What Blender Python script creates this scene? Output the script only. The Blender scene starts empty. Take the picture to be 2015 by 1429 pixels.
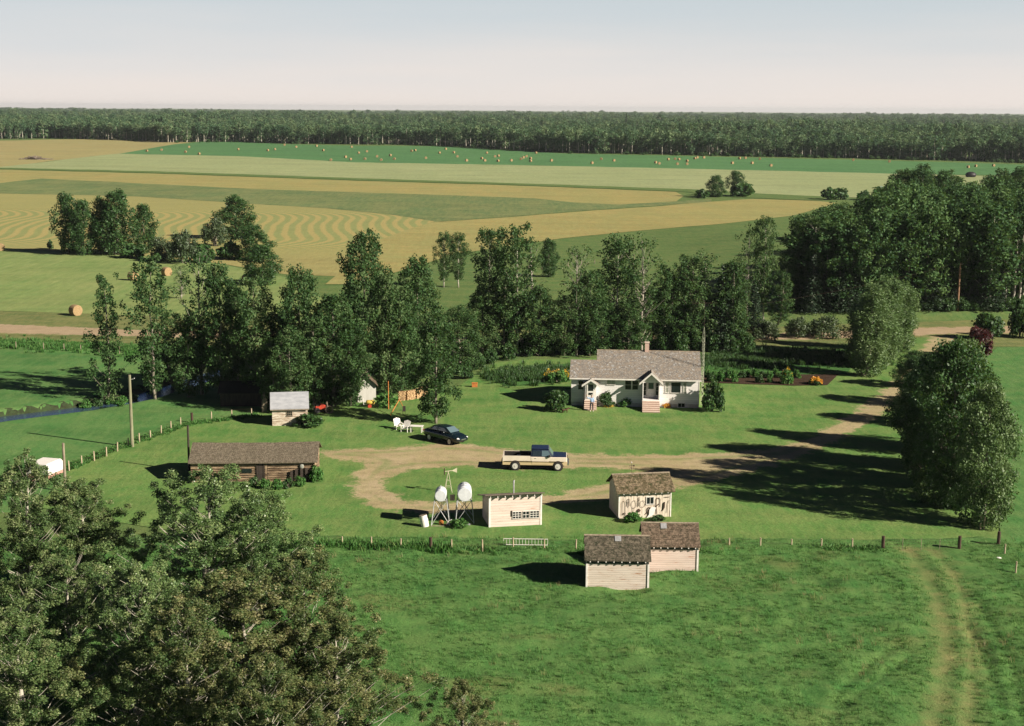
import bpy, bmesh, math, random
import numpy as np
from mathutils import Vector, Matrix, geometry
from math import radians as R, sin, cos, tan, pi, atan2, sqrt
SC = bpy.context.scene
COL = SC.collection

# ------------------------------------------------------------------ camera
PW, PH, FPX = 2015.0, 1429.0, 2800.0
CAMH = 30.5
PITCH = math.atan((714.5 - 213.0) / FPX)
ROLL = R(0.36)
cam_d = bpy.data.cameras.new('camera'); cam = bpy.data.objects.new('camera', cam_d); COL.objects.link(cam)
cam_d.sensor_width = 36.0; cam_d.sensor_fit = 'HORIZONTAL'; cam_d.lens = 36.0 * FPX / PW
cam_d.clip_start = 1.0; cam_d.clip_end = 30000.0
CM = Matrix.Rotation(pi/2 - PITCH, 4, 'X') @ Matrix.Rotation(ROLL, 4, 'Z')
cam.matrix_world = Matrix.Translation((0, 0, CAMH)) @ CM
SC.camera = cam
C3 = CM.to_3x3(); C3I = C3.inverted()

# ------------------------------------------------------------------ world, sun, exposure
SUN_EL = R(28.0); SUNV = Vector((0.903*cos(SUN_EL), -0.430*cos(SUN_EL), sin(SUN_EL))).normalized()
W = bpy.data.worlds.new('World'); SC.world = W; W.use_nodes = True
nt = W.node_tree; nt.nodes.clear()
def N(nt, t, **k):
    n = nt.nodes.new(t)
    for a, b in k.items():
        if a.startswith('i_'): n.inputs[int(a[2:])].default_value = b
        else: setattr(n, a, b)
    return n
sky = N(nt, 'ShaderNodeTexSky', sky_type='NISHITA', sun_disc=False, sun_elevation=SUN_EL, sun_rotation=atan2(SUNV.x, SUNV.y),
        air_density=0.22, dust_density=0.25, ozone_density=1.0, altitude=600)
L = nt.links.new
tc = N(nt, 'ShaderNodeTexCoord'); sep = N(nt, 'ShaderNodeSeparateXYZ'); L(tc.outputs['Generated'], sep.inputs[0])
# thin high cloud lying over the horizon
mp = N(nt, 'ShaderNodeMapping'); mp.inputs['Scale'].default_value = (1.6, 1.6, 16); L(tc.outputs['Generated'], mp.inputs[0])
nz = N(nt, 'ShaderNodeTexNoise'); nz.inputs['Scale'].default_value = 2.2; nz.inputs['Detail'].default_value = 5; nz.inputs['Roughness'].default_value = 0.5
L(mp.outputs[0], nz.inputs[0])
ma = N(nt, 'ShaderNodeMath', operation='MULTIPLY_ADD'); L(nz.outputs[0], ma.inputs[0]); ma.inputs[1].default_value = -0.05; L(sep.outputs[2], ma.inputs[2])
cr = N(nt, 'ShaderNodeMapRange', interpolation_type='SMOOTHSTEP'); L(ma.outputs[0], cr.inputs[0])
for i, v in enumerate((-0.03, 0.055, 1.0, 0.0)): cr.inputs[i+1].default_value = v
def wmr(a, b, c, d):
    w = N(nt, 'ShaderNodeMapRange', interpolation_type='SMOOTHSTEP'); L(sep.outputs[2], w.inputs[0])
    for i, v in enumerate((a, b, c, d)): w.inputs[i+1].default_value = v
    return w.outputs[0]
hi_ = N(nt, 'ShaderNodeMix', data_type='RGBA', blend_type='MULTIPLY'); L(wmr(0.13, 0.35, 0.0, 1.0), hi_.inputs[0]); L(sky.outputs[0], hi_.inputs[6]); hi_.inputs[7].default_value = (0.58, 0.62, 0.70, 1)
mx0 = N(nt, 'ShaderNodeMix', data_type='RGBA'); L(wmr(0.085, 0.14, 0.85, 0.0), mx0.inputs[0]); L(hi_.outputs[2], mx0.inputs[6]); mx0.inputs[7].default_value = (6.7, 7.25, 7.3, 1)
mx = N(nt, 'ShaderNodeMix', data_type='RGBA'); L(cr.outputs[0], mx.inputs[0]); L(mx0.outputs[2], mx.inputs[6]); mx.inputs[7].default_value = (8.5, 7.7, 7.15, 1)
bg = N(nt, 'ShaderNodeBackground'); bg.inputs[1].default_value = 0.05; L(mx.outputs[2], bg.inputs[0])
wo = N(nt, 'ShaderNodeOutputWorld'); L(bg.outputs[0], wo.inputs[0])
sd = bpy.data.lights.new('sun', 'SUN'); sd.energy = 5.0; sd.angle = R(0.55); sd.color = (1.0, 0.90, 0.76)
so = bpy.data.objects.new('sun', sd); COL.objects.link(so); so.rotation_mode = 'QUATERNION'
so.rotation_quaternion = SUNV.to_track_quat('Z', 'Y'); so.location = (60, -40, 60)
SC.view_settings.view_transform = 'Standard'; SC.view_settings.look = 'None'; SC.view_settings.gamma = 1.0
SC.view_settings.exposure = 1.02
SC.render.engine = 'CYCLES'
cy = SC.cycles; cy.max_bounces = 4; cy.diffuse_bounces = 1; cy.glossy_bounces = 2; cy.transmission_bounces = 2; cy.transparent_max_bounces = 6; cy.volume_bounces = 0
cy.use_denoising = True; cy.caustics_reflective = False; cy.caustics_refractive = False
try: cy.denoiser = 'OPENIMAGEDENOISE'; cy.denoising_prefilter = 'ACCURATE'
except Exception: pass

# ------------------------------------------------------------------ terrain
def sstep(a, b, x):
    t = np.clip((x - a) / (b - a), 0, 1); return t*t*(3 - 2*t)
def ray(px, py):
    return C3 @ Vector(((px - PW/2)/FPX, (PH/2 - py)/FPX, -1.0))
def flat(px, py, z=0.0):
    d = ray(px, py); t = (z - CAMH)/d.z
    return (d.x*t, d.y*t)
def seg_dist(X, Y, pts, closed=False):
    """distance of every point to a polyline"""
    best = np.full(X.shape, 1e9)
    n = len(pts); m = n if closed else n - 1
    for i in range(m):
        ax, ay = pts[i]; bx, by = pts[(i+1) % n]
        dx, dy = bx-ax, by-ay; l2 = dx*dx+dy*dy + 1e-12
        t = np.clip(((X-ax)*dx + (Y-ay)*dy)/l2, 0, 1)
        best = np.minimum(best, np.hypot(X-ax-t*dx, Y-ay-t*dy))
    return best
def inside(X, Y, pts):
    c = np.zeros(X.shape, bool); n = len(pts)
    for i in range(n):
        ax, ay = pts[i]; bx, by = pts[(i+1) % n]
        if ay == by: continue
        k = ((ay > Y) != (by > Y)) & (X < (bx-ax)*(Y-ay)/(by-ay) + ax)
        c ^= k
    return c
CREEK = [flat(*p) for p in [(-420, 866), (-150, 842), (0, 818), (80, 808), (155, 799), (215, 789), (270, 778), (315, 764), (360, 750), (405, 735), (470, 716), (560, 706)]]
def terr(x, y):
    x = np.asarray(x, float); y = np.asarray(y, float)
    z = 3.4*sstep(430, 1150, y) + 0.9*np.sin(x/210.0+1.0)*np.sin(y/140.0)*sstep(380, 620, y)
    z = z + 1.6*sstep(1300, 2600, y)*np.sin(x/420.0 + y/900.0)
    z = z + 1.6*sstep(206, 214, y - 0.02*x)*sstep(30, 62, x)*(1 - sstep(300, 430, y))
    m = (y > 95) & (y < 215) & (x < 5)
    if np.any(m):
        d = seg_dist(x, y, CREEK)
        z = z - 0.80*(1 - sstep(0.9, 3.0, d))*m
    return z
def T1(x, y): return float(terr(np.array([x]), np.array([y]))[0])
def gp(px, py):
    """the point of the ground seen at this place"""
    d = ray(px, py); z = 0.0
    for _ in range(40):
        t = (z - CAMH)/d.z if d.z < -1e-4 else 4000.0
        z2 = T1(d.x*t, d.y*t)
        if abs(z2 - z) < 1e-3: break
        z = 0.5*z + 0.5*z2
    return Vector((d.x*t, d.y*t, z))
def proj(p):
    q = C3I @ (Vector(p) - Vector((0, 0, CAMH)))
    return (PW/2 + FPX*q.x/-q.z, PH/2 - FPX*q.y/-q.z)
def ppm(p):
    q = C3I @ (Vector(p) - Vector((0, 0, CAMH))); return FPX/-q.z
def height_for(p, ytop):
    h = 5.0
    for _ in range(6):
        y0 = proj(p)[1]; y1 = proj(p + Vector((0, 0, h)))[1]
        h *= (y0 - ytop)/max(1e-3, y0 - y1)
    return h

# ------------------------------------------------------------------ materials
MATS = {}
def newmat(name):
    m = bpy.data.materials.new(name); m.use_nodes = True; m.node_tree.nodes.clear(); MATS[name] = m
    return m, m.node_tree
def _out(t, sh):
    o = N(t, 'ShaderNodeOutputMaterial'); t.links.new(sh, o.inputs[0])
def coords(t, space, stretch=(1, 1, 1), rot=(0, 0, 0)):
    if space == 'world': s = N(t, 'ShaderNodeNewGeometry').outputs['Position']
    else: s = N(t, 'ShaderNodeTexCoord').outputs['Object']
    m = N(t, 'ShaderNodeMapping'); m.inputs['Scale'].default_value = stretch; m.inputs['Rotation'].default_value = rot
    t.links.new(s, m.inputs[0]); return m.outputs[0]
def noise(t, co, scale, detail=4, rough=0.55, lo=0.3, hi=0.7, dist=0.0):
    n = N(t, 'ShaderNodeTexNoise'); t.links.new(co, n.inputs[0])
    n.inputs['Scale'].default_value = scale; n.inputs['Detail'].default_value = detail; n.inputs['Roughness'].default_value = rough; n.inputs['Distortion'].default_value = dist
    r = N(t, 'ShaderNodeMapRange'); t.links.new(n.outputs[0], r.inputs[0]); r.inputs[1].default_value = lo; r.inputs[2].default_value = hi
    return r.outputs[0]
def mixc(t, f, a, b, blend='MIX'):
    m = N(t, 'ShaderNodeMix', data_type='RGBA', blend_type=blend)
    for i, v in ((0, f), (6, a), (7, b)):
        if hasattr(v, 'default_value') or hasattr(v, 'is_linked'): t.links.new(v, m.inputs[i])
        elif i == 0: m.inputs[0].default_value = v
        else: m.inputs[i].default_value = (*v[:3], 1)
    return m.outputs[2]
def math_(t, op, a, b=None, c=None, clamp=False):
    m = N(t, 'ShaderNodeMath', operation=op, use_clamp=clamp)
    for i, v in enumerate((a, b, c)):
        if v is None: continue
        if hasattr(v, 'is_linked'): t.links.new(v, m.inputs[i])
        else: m.inputs[i].default_value = v
    return m.outputs[0]
def bsdf(t, col, rough=0.9, spec=0.2, metal=0.0, bump=None, bstr=0.4, bdist=0.05, coat=0.0):
    b = N(t, 'ShaderNodeBsdfPrincipled')
    if hasattr(col, 'is_linked'): t.links.new(col, b.inputs['Base Color'])
    else: b.inputs['Base Color'].default_value = (*col[:3], 1)
    b.inputs['Roughness'].default_value = rough; b.inputs['Metallic'].default_value = metal
    b.inputs['Specular IOR Level'].default_value = spec; b.inputs['Coat Weight'].default_value = coat
    if bump is not None:
        u = N(t, 'ShaderNodeBump'); u.inputs['Strength'].default_value = bstr; u.inputs['Distance'].default_value = bdist
        t.links.new(bump, u.inputs['Height']); t.links.new(u.outputs[0], b.inputs['Normal'])
    _out(t, b.outputs[0]); return b
def plain(name, c, c2=None, scale=3.0, rough=0.8, spec=0.3, metal=0.0, stretch=(1, 1, 1), detail=4, lo=0.35, hi=0.65, bump=0.0, coat=0.0):
    m, t = newmat(name); co = coords(t, 'object', stretch)
    f = noise(t, co, scale, detail, lo=lo, hi=hi)
    col = mixc(t, f, c, c2 or tuple(v*0.8 for v in c))
    bsdf(t, col, rough, spec, metal, bump=f if bump else None, bstr=bump, bdist=0.03, coat=coat)
    return m
def ground_col(t, cs, seeds=1.0, far=False, stretch=(1, 1, 1)):
    """cs: main, second, dry; patches at several scales, drawn out along and across the land"""
    co = coords(t, 'world', stretch); cx_ = coords(t, 'world', (0.35, 1.3, 1)); cd = coords(t, 'world', (1.2, 0.22, 1))
    if far: co = coords(t, 'world', (0.30, 0.10, 1)); cx_ = coords(t, 'world', (0.10, 0.55, 1)); cd = coords(t, 'world', (0.9, 0.075, 1)); seeds = 1.0
    a = noise(t, co, 0.055*seeds, 5, lo=0.40, hi=0.60); b = noise(t, co, 0.30*seeds, 6, 0.62, lo=0.40, hi=0.62)
    c = noise(t, co, 2.6*seeds, 4, 0.7, lo=0.3, hi=0.7)
    st_ = noise(t, cx_, 0.22*seeds, 5, 0.65, lo=0.44, hi=0.62); dp = noise(t, cd, 0.9*seeds, 5, 0.7, lo=0.42, hi=0.62)
    k = mixc(t, math_(t, 'MULTIPLY', a, 0.8), cs[0], cs[1])
    k = mixc(t, math_(t, 'MULTIPLY', b, 0.60), k, cs[2])
    k = mixc(t, math_(t, 'MULTIPLY', st_, 0.45), k, tuple(v*0.62 for v in cs[0]))
    k = mixc(t, math_(t, 'MULTIPLY', dp, 0.35), k, tuple(min(1, v*1.22) for v in cs[2]))
    k = mixc(t, math_(t, 'MULTIPLY', c, 0.34), k, tuple(v*0.42 for v in cs[0]))
    return k, c, co

LAWN = ((0.080, 0.205, 0.046), (0.120, 0.235, 0.058), (0.205, 0.245, 0.082))
PAST = ((0.062, 0.180, 0.046), (0.088, 0.215, 0.058), (0.150, 0.225, 0.075))
def m_field(name, cs, seeds=1.0, stripes=None, bump=0.3, stretch=(1, 1, 1), far=False):
    m, t = newmat(name); k, c, co = ground_col(t, cs, seeds, far, stretch)
    if stripes: k = stripes(t, k)
    bsdf(t, k, 0.95, 0.1, bump=c, bstr=bump, bdist=0.15)
    return m
def straight_stripes(ang, period, amount, col):
    def f(t, k):
        co = coords(t, 'world', (1, 1, 1), (0, 0, ang))
        s = N(t, 'ShaderNodeSeparateXYZ'); t.links.new(co, s.inputs[0])
        w = noise(t, co, 0.05, 3, lo=0, hi=1)
        v = math_(t, 'SINE', math_(t, 'MULTIPLY', math_(t, 'ADD', s.outputs[1], math_(t, 'MULTIPLY', w, period*1.2)), 2*pi/period))
        v = math_(t, 'MULTIPLY_ADD', v, 0.5*amount, 0.5*amount)
        return mixc(t, v, k, col)
    return f
m_lawn = m_field('mown_lawn', LAWN, 1.0, straight_stripes(R(18), 2.4, 0.16, (0.15, 0.235, 0.068)))
m_past = m_field('rough_pasture', PAST, 1.0)
m_rough = m_field('rough_green', ((0.080, 0.160, 0.045), (0.105, 0.175, 0.052), (0.16, 0.185, 0.065)), 1.2)
m_stub = m_field('green_stubble', ((0.155, 0.250, 0.078), (0.195, 0.265, 0.090), (0.27, 0.285, 0.112)), 1.4, straight_stripes(R(3), 5.5, 0.35, (0.20, 0.255, 0.085)), stretch=(0.3, 1, 1), far=True)
m_dark = m_field('uncut_green_strip', ((0.115, 0.175, 0.068), (0.135, 0.19, 0.075), (0.22, 0.225, 0.09)), 1.1, stretch=(0.35, 1, 1), far=True)
m_oat = m_field('pale_oat_field', ((0.29, 0.33, 0.155), (0.33, 0.36, 0.18), (0.26, 0.31, 0.15)), 0.8, stretch=(0.35, 1, 1), far=True)
m_emer = m_field('emerald_clover_field', ((0.075, 0.185, 0.070), (0.095, 0.210, 0.080), (0.09, 0.20, 0.072)), 0.7, stretch=(0.4, 1, 1), far=True)
m_tan = m_field('tan_stubble_field', ((0.35, 0.29, 0.125), (0.33, 0.30, 0.125), (0.28, 0.27, 0.12)), 0.9, stretch=(0.35, 1, 1), far=True)
m_gold = m_field('gold_hay_field', ((0.36, 0.29, 0.11), (0.33, 0.29, 0.11), (0.25, 0.26, 0.10)), 1.2, straight_stripes(R(2), 7.0, 0.25, (0.22, 0.25, 0.09)), stretch=(0.35, 1, 1), far=True)
def swirl(t, k):
    """cut rows lying in long bends"""
    co = coords(t, 'world'); s = N(t, 'ShaderNodeSeparateXYZ'); t.links.new(co, s.inputs[0])
    x, y = s.outputs[0], s.outputs[1]
    w = noise(t, co, 0.012, 2, lo=0, hi=1)
    far_ = math_(t, 'MAXIMUM', math_(t, 'ADD', y, -395.0), 0.0); near_ = math_(t, 'MAXIMUM', math_(t, 'SUBTRACT', 335.0, y), 0.0)
    ends = math_(t, 'ADD', math_(t, 'MULTIPLY', math_(t, 'MULTIPLY', far_, far_), 0.014), math_(t, 'MULTIPLY', math_(t, 'MULTIPLY', near_, near_), 0.020))
    bend = math_(t, 'ADD', math_(t, 'MULTIPLY', math_(t, 'SINE', math_(t, 'MULTIPLY', math_(t, 'ADD', y, -345.0), 2*pi/105.0)), 2.3), ends)
    q = math_(t, 'ADD', math_(t, 'ADD', math_(t, 'MULTIPLY_ADD', y, 0.117, x), bend), math_(t, 'ADD', math_(t, 'MULTIPLY', w, 9.0), math_(t, 'MULTIPLY', noise(t, co, 0.5, 4, 0.7, lo=0, hi=1), 1.5)))
    v = math_(t, 'SINE', math_(t, 'MULTIPLY', q, 2*pi/3.3))
    r = N(t, 'ShaderNodeMapRange'); t.links.new(v, r.inputs[0]); r.inputs[1].default_value = -0.35; r.inputs[2].default_value = 0.55
    mm = N(t, 'ShaderNodeMapRange', interpolation_type='SMOOTHSTEP'); t.links.new(y, mm.inputs[0]); mm.inputs[1].default_value = 285; mm.inputs[2].default_value = 310
    f = math_(t, 'MULTIPLY', r.outputs[0], math_(t, 'MULTIPLY_ADD', mm.outputs[0], 0.38, 0.22))
    green = mixc(t, 0.5, (0.15, 0.22, 0.075), k)
    return mixc(t, f, mixc(t, 0.35, k, green), (0.41, 0.30, 0.115)) if False else mixc(t, f, mixc(t, math_(t, 'MULTIPLY', mm.outputs[0], 0.5), k, (0.18, 0.24, 0.088)), (0.39, 0.295, 0.115))
m_wind = m_field('windrowed_hay_field', ((0.32, 0.28, 0.11), (0.29, 0.27, 0.105), (0.24, 0.25, 0.10)), 1.2, swirl, far=True)
m_garden = m_field('garden_green', ((0.055, 0.16, 0.04), (0.075, 0.2, 0.045), (0.10, 0.22, 0.05)), 2.0, straight_stripes(R(-4), 1.1, 0.65, (0.02, 0.055, 0.018)))
m_soil = m_field('garden_soil', ((0.060, 0.038, 0.024), (0.075, 0.048, 0.03), (0.05, 0.03, 0.02)), 3.0)
m_ditch = m_field('roadside_grass', ((0.115, 0.165, 0.055), (0.16, 0.19, 0.065), (0.24, 0.22, 0.09)), 1.6, stretch=(0.5, 1, 1))

def soft_edge(name, base, dirt, w=0.9):
    """dirt worn into grass: the bare patch breaks up towards its margin"""
    m, t = newmat(name); k, c, co = ground_col(t, base)
    d, c2, co = ground_col(t, dirt, 2.2)
    at = N(t, 'ShaderNodeAttribute', attribute_name='edge'); 
    n1 = noise(t, co, 0.45, 5, 0.65, lo=0.25, hi=0.75); n2 = noise(t, co, 3.5, 3, 0.7, lo=0.25, hi=0.75)
    e = math_(t, 'ADD', at.outputs['Fac'], math_(t, 'MULTIPLY_ADD', n1, 2.4, -1.2))
    e = math_(t, 'ADD', e, math_(t, 'MULTIPLY_ADD', n2, 1.0, -0.5))
    r = N(t, 'ShaderNodeMapRange', interpolation_type='SMOOTHSTEP'); t.links.new(e, r.inputs[0]); r.inputs[1].default_value = -w; r.inputs[2].default_value = w
    if base is LAWN:    # grass coming up between the wheel tracks
        def ss(a_, b_):
            q = N(t, 'ShaderNodeMapRange', interpolation_type='SMOOTHSTEP'); t.links.new(at.outputs['Fac'], q.inputs[0]); q.inputs[1].default_value = a_; q.inputs[2].default_value = b_; return q.outputs[0]
        mid = math_(t, 'MULTIPLY', math_(t, 'MULTIPLY', ss(1.0, 1.5), math_(t, 'SUBTRACT', 1.0, ss(1.7, 2.4))), math_(t, 'MULTIPLY', n1, 0.75))
        d = mixc(t, mid, d, k); d = mixc(t, math_(t, 'MULTIPLY', noise(t, co, 1.1, 5, 0.7, lo=0.52, hi=0.66), 0.45), d, (0.17, 0.15, 0.075))
    bsdf(t, mixc(t, r.outputs[0], k, d), 0.95, 0.1, bump=c2, bstr=0.35, bdist=0.06)
    return m
DIRT = ((0.42, 0.325, 0.19), (0.47, 0.38, 0.245), (0.32, 0.29, 0.14))
m_drive = soft_edge('worn_driveway', LAWN, DIRT, 0.5)
ROAD = ((0.40, 0.30, 0.19), (0.43, 0.33, 0.22), (0.34, 0.26, 0.16))
m_road = soft_edge('gravel_road', ((0.115, 0.165, 0.055), (0.16, 0.19, 0.065), (0.24, 0.22, 0.09)), ROAD, 0.35)

def m_water():
    m, t = newmat('creek_water'); co = coords(t, 'world', (1, 3, 1)); f = noise(t, co, 3.0, 3)
    bsdf(t, (0.035, 0.06, 0.10), 0.08, 0.9, bump=f, bstr=0.25, bdist=0.02); return m
m_wat = m_water()

def leaf_mat(name, ramp, rough=0.5, spec=0.3, trans=0.25, tcol=(0.16, 0.26, 0.03), var=0.24):
    m, t = newmat(name)
    at = N(t, 'ShaderNodeAttribute', attribute_name='tint'); oi = N(t, 'ShaderNodeObjectInfo')
    v = math_(t, 'ADD', at.outputs['Fac'], math_(t, 'MULTIPLY_ADD', oi.outputs['Random'], var, -var/2), clamp=True)
    cr = N(t, 'ShaderNodeValToRGB'); t.links.new(v, cr.inputs[0]); e = cr.color_ramp.elements
    for i, (p, c) in enumerate(ramp):
        el = e[i] if i < 2 else e.new(p)
        el.position = p; el.color = (*c, 1)
    b = N(t, 'ShaderNodeBsdfPrincipled'); t.links.new(cr.outputs[0], b.inputs['Base Color']); b.inputs['Roughness'].default_value = rough; b.inputs['Specular IOR Level'].default_value = spec
    tr = N(t, 'ShaderNodeBsdfTranslucent'); t.links.new(mixc(t, 0.5, cr.outputs[0], tcol), tr.inputs[0])
    mx = N(t, 'ShaderNodeMixShader'); mx.inputs[0].default_value = trans; t.links.new(b.outputs[0], mx.inputs[1]); t.links.new(tr.outputs[0], mx.inputs[2])
    _out(t, mx.outputs[0]); return m
lf_pop = leaf_mat('poplar_leaves', [(0.0, (0.022, 0.056, 0.018)), (0.5, (0.048, 0.105, 0.032)), (1.0, (0.125, 0.175, 0.070))], rough=0.6, spec=0.18)
lf_fg = leaf_mat('balsam_leaves', [(0.0, (0.034, 0.082, 0.024)), (0.42, (0.085, 0.142, 0.046)), (0.78, (0.170, 0.215, 0.082)), (1.0, (0.34, 0.36, 0.20))], rough=0.5, spec=0.3)
lf_fg2 = leaf_mat('rusty_leaves', [(0.0, (0.034, 0.078, 0.022)), (0.40, (0.095, 0.130, 0.044)), (0.78, (0.195, 0.195, 0.080)), (1.0, (0.38, 0.34, 0.20))], rough=0.5, spec=0.3)
lf_fg3 = leaf_mat('fresh_leaves', [(0.0, (0.045, 0.095, 0.030)), (0.5, (0.120, 0.200, 0.066)), (1.0, (0.28, 0.33, 0.14))], rough=0.42, spec=0.45)
lf_asp = leaf_mat('aspen_leaves', [(0.0, (0.036, 0.084, 0.044)), (0.5, (0.080, 0.150, 0.072)), (1.0, (0.175, 0.235, 0.115))], rough=0.6, spec=0.15, var=0.7)
lf_wood = leaf_mat('wood_leaves', [(0.0, (0.022, 0.060, 0.022)), (0.5, (0.052, 0.118, 0.038)), (1.0, (0.125, 0.200, 0.068))], rough=0.6, spec=0.18, var=0.5)
lf_spr = leaf_mat('spruce_needles', [(0.0, (0.016, 0.038, 0.018)), (1.0, (0.035, 0.062, 0.030))], trans=0.05)
lf_wil = leaf_mat('willow_leaves', [(0.0, (0.045, 0.075, 0.035)), (0.6, (0.070, 0.105, 0.050)), (1.0, (0.12, 0.15, 0.075))])
lf_up = leaf_mat('upright_leaves', [(0.0, (0.050, 0.095, 0.032)), (0.5, (0.095, 0.160, 0.056)), (1.0, (0.17, 0.235, 0.095))])
lf_bush = leaf_mat('bush_leaves', [(0.0, (0.022, 0.058, 0.018)), (0.6, (0.042, 0.100, 0.028)), (1.0, (0.08, 0.15, 0.045))])
lf_red = leaf_mat('crimson_leaves', [(0.0, (0.030, 0.008, 0.010)), (1.0, (0.085, 0.020, 0.022))], tcol=(0.2, 0.03, 0.02))
lf_dry = leaf_mat('dry_stems', [(0.0, (0.13, 0.13, 0.055)), (1.0, (0.30, 0.26, 0.12))])
lf_yel = leaf_mat('yellow_petals', [(0.0, (0.55, 0.36, 0.02)), (1.0, (0.75, 0.50, 0.04))], tcol=(0.5, 0.3, 0.02))
lf_org = leaf_mat('orange_petals', [(0.0, (0.62, 0.22, 0.02)), (1.0, (0.75, 0.42, 0.04))], tcol=(0.5, 0.3, 0.02))
lf_grass = leaf_mat('grass_blades', [(0.0, (0.045, 0.140, 0.030)), (0.6, (0.075, 0.185, 0.042)), (1.0, (0.17, 0.24, 0.075))], rough=0.6, spec=0.2, tcol=(0.12, 0.28, 0.03))
bk_pop = plain('poplar_bark', (0.27, 0.24, 0.19), (0.13, 0.115, 0.09), 3, stretch=(1, 1, 0.3))
bk_asp = plain('aspen_bark', (0.46, 0.43, 0.36), (0.24, 0.22, 0.17), 2, stretch=(1, 1, 0.5))
bk_dead = plain('bleached_wood', (0.36, 0.33, 0.28), (0.24, 0.21, 0.17), 3, stretch=(1, 1, 0.3))

# ------------------------------------------------------------------ mesh helpers
def tag(o, label=None, cat=None, group=None, kind=None):
    if label: o['label'] = label
    if cat: o['category'] = cat
    if group: o['group'] = group
    if kind: o['kind'] = kind
    return o
def link(o, parent=None):
    COL.objects.link(o)
    if parent: o.parent = parent
    return o
def thing(name, label, cat, loc=(0, 0, 0), rz=0.0, group=None):
    o = bpy.data.objects.new(name, None); COL.objects.link(o); o.empty_display_size = 0.3
    o.location = loc; o.rotation_euler = (0, 0, rz); return tag(o, label, cat, group)
def np_mesh(name, V, F, mat=None, tint=None, smooth=False, attrs=None):
    V = np.asarray(V, np.float32); F = np.asarray(F, np.int32)
    me = bpy.data.meshes.new(name); k = F.shape[1]
    me.vertices.add(len(V)); me.vertices.foreach_set('co', V.ravel())
    me.loops.add(F.size); me.loops.foreach_set('vertex_index', F.ravel())
    me.polygons.add(len(F)); me.polygons.foreach_set('loop_start', np.arange(0, F.size, k, dtype=np.int32)); me.polygons.foreach_set('loop_total', np.full(len(F), k, np.int32))
    if smooth: me.polygons.foreach_set('use_smooth', np.ones(len(F), bool))
    me.update(calc_edges=True)
    if tint is not None:
        a = me.attributes.new('tint', 'FLOAT', 'FACE'); a.data.foreach_set('value', np.asarray(tint, np.float32))
    for nm, arr in (attrs or {}).items():
        a = me.attributes.new(nm, 'FLOAT', 'POINT'); a.data.foreach_set('value', np.asarray(arr, np.float32))
    if mat: me.materials.append(mat)
    me.validate(); return me
def obj(name, me, parent=None): return link(bpy.data.objects.new(name, me), parent)

class MB:
    def __init__(s): s.v = []; s.f = []
    def add(s, vs, fs):
        b = len(s.v); s.v += [tuple(p) for p in vs]; s.f += [tuple(i+b for i in f) for f in fs]; return s
    def box(s, x0, x1, y0, y1, z0, z1, M=None):
        vs = [Vector((x, y, z)) for z in (z0, z1) for y in (y0, y1) for x in (x0, x1)]
        if M is not None: vs = [M @ v for v in vs]
        return s.add(vs, [(0, 2, 3, 1), (4, 5, 7, 6), (0, 1, 5, 4), (2, 6, 7, 3), (0, 4, 6, 2), (1, 3, 7, 5)])
    def tube(s, pts, rs, n=8, cap=True):
        pts = [Vector(p) for p in pts]
        if not hasattr(rs, '__len__'): rs = [rs]*len(pts)
        ring = []; vs = []
        for i, p in enumerate(pts):
            d = (pts[min(i+1, len(pts)-1)] - pts[max(i-1, 0)]).normalized()
            u = d.cross(Vector((0.13, 0.99, 0.05))); 
            if u.length < 1e-3: u = d.cross(Vector((1, 0, 0)))
            u.normalize(); w = d.cross(u)
            vs += [p + rs[i]*(cos(2*pi*k/n)*u + sin(2*pi*k/n)*w) for k in range(n)]
        fs = [(i*n+k, i*n+(k+1) % n, (i+1)*n+(k+1) % n, (i+1)*n+k) for i in range(len(pts)-1) for k in range(n)]
        if cap: fs += [tuple(range(n))[::-1], tuple((len(pts)-1)*n+k for k in range(n))]
        return s.add(vs, fs)
    def prism(s, poly, x0, x1, axis='x'):
        """poly of 2D points swept along an axis"""
        n = len(poly)
        def P(a, b, c): return {'x': (c, a, b), 'y': (a, c, b), 'z': (a, b, c)}[axis]
        vs = [P(a, b, x0) for a, b in poly] + [P(a, b, x1) for a, b in poly]
        return s.add(vs, [tuple(range(n))[::-1], tuple(range(n, 2*n))] + [(i, (i+1) % n, n+(i+1) % n, n+i) for i in range(n)])
    def ball(s, c, r, n=10, m=7):
        c = Vector(c); r = Vector(r) if hasattr(r, '__len__') else Vector((r, r, r)); vs = []; fs = []
        for j in range(m+1):
            a = pi*j/m
            for k in range(n): vs.append(c + Vector((r.x*sin(a)*cos(2*pi*k/n), r.y*sin(a)*sin(2*pi*k/n), r.z*cos(a))))
        for j in range(m):
            for k in range(n): fs.append((j*n+k, (j+1)*n+k, (j+1)*n+(k+1) % n, j*n+(k+1) % n))
        return s.add(vs, fs)
    def build(s, name, mat, parent=None, smooth=False, bevel=0.0):
        me = bpy.data.meshes.new(name); me.from_pydata(s.v, [], s.f)
        bm = bmesh.new(); bm.from_mesh(me)
        if bevel:
            bmesh.ops.remove_doubles(bm, verts=bm.verts, dist=1e-5)
            bmesh.ops.bevel(bm, geom=list(bm.edges), offset=bevel, segments=1, affect='EDGES', clamp_overlap=True)
        bmesh.ops.recalc_face_normals(bm, faces=bm.faces); bm.to_mesh(me); bm.free()
        for m in (mat if isinstance(mat, (list, tuple)) else [mat]): me.materials.append(m)
        if smooth: me.polygons.foreach_set('use_smooth', [True]*len(me.polygons))
        return obj(name, me, parent)

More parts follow.
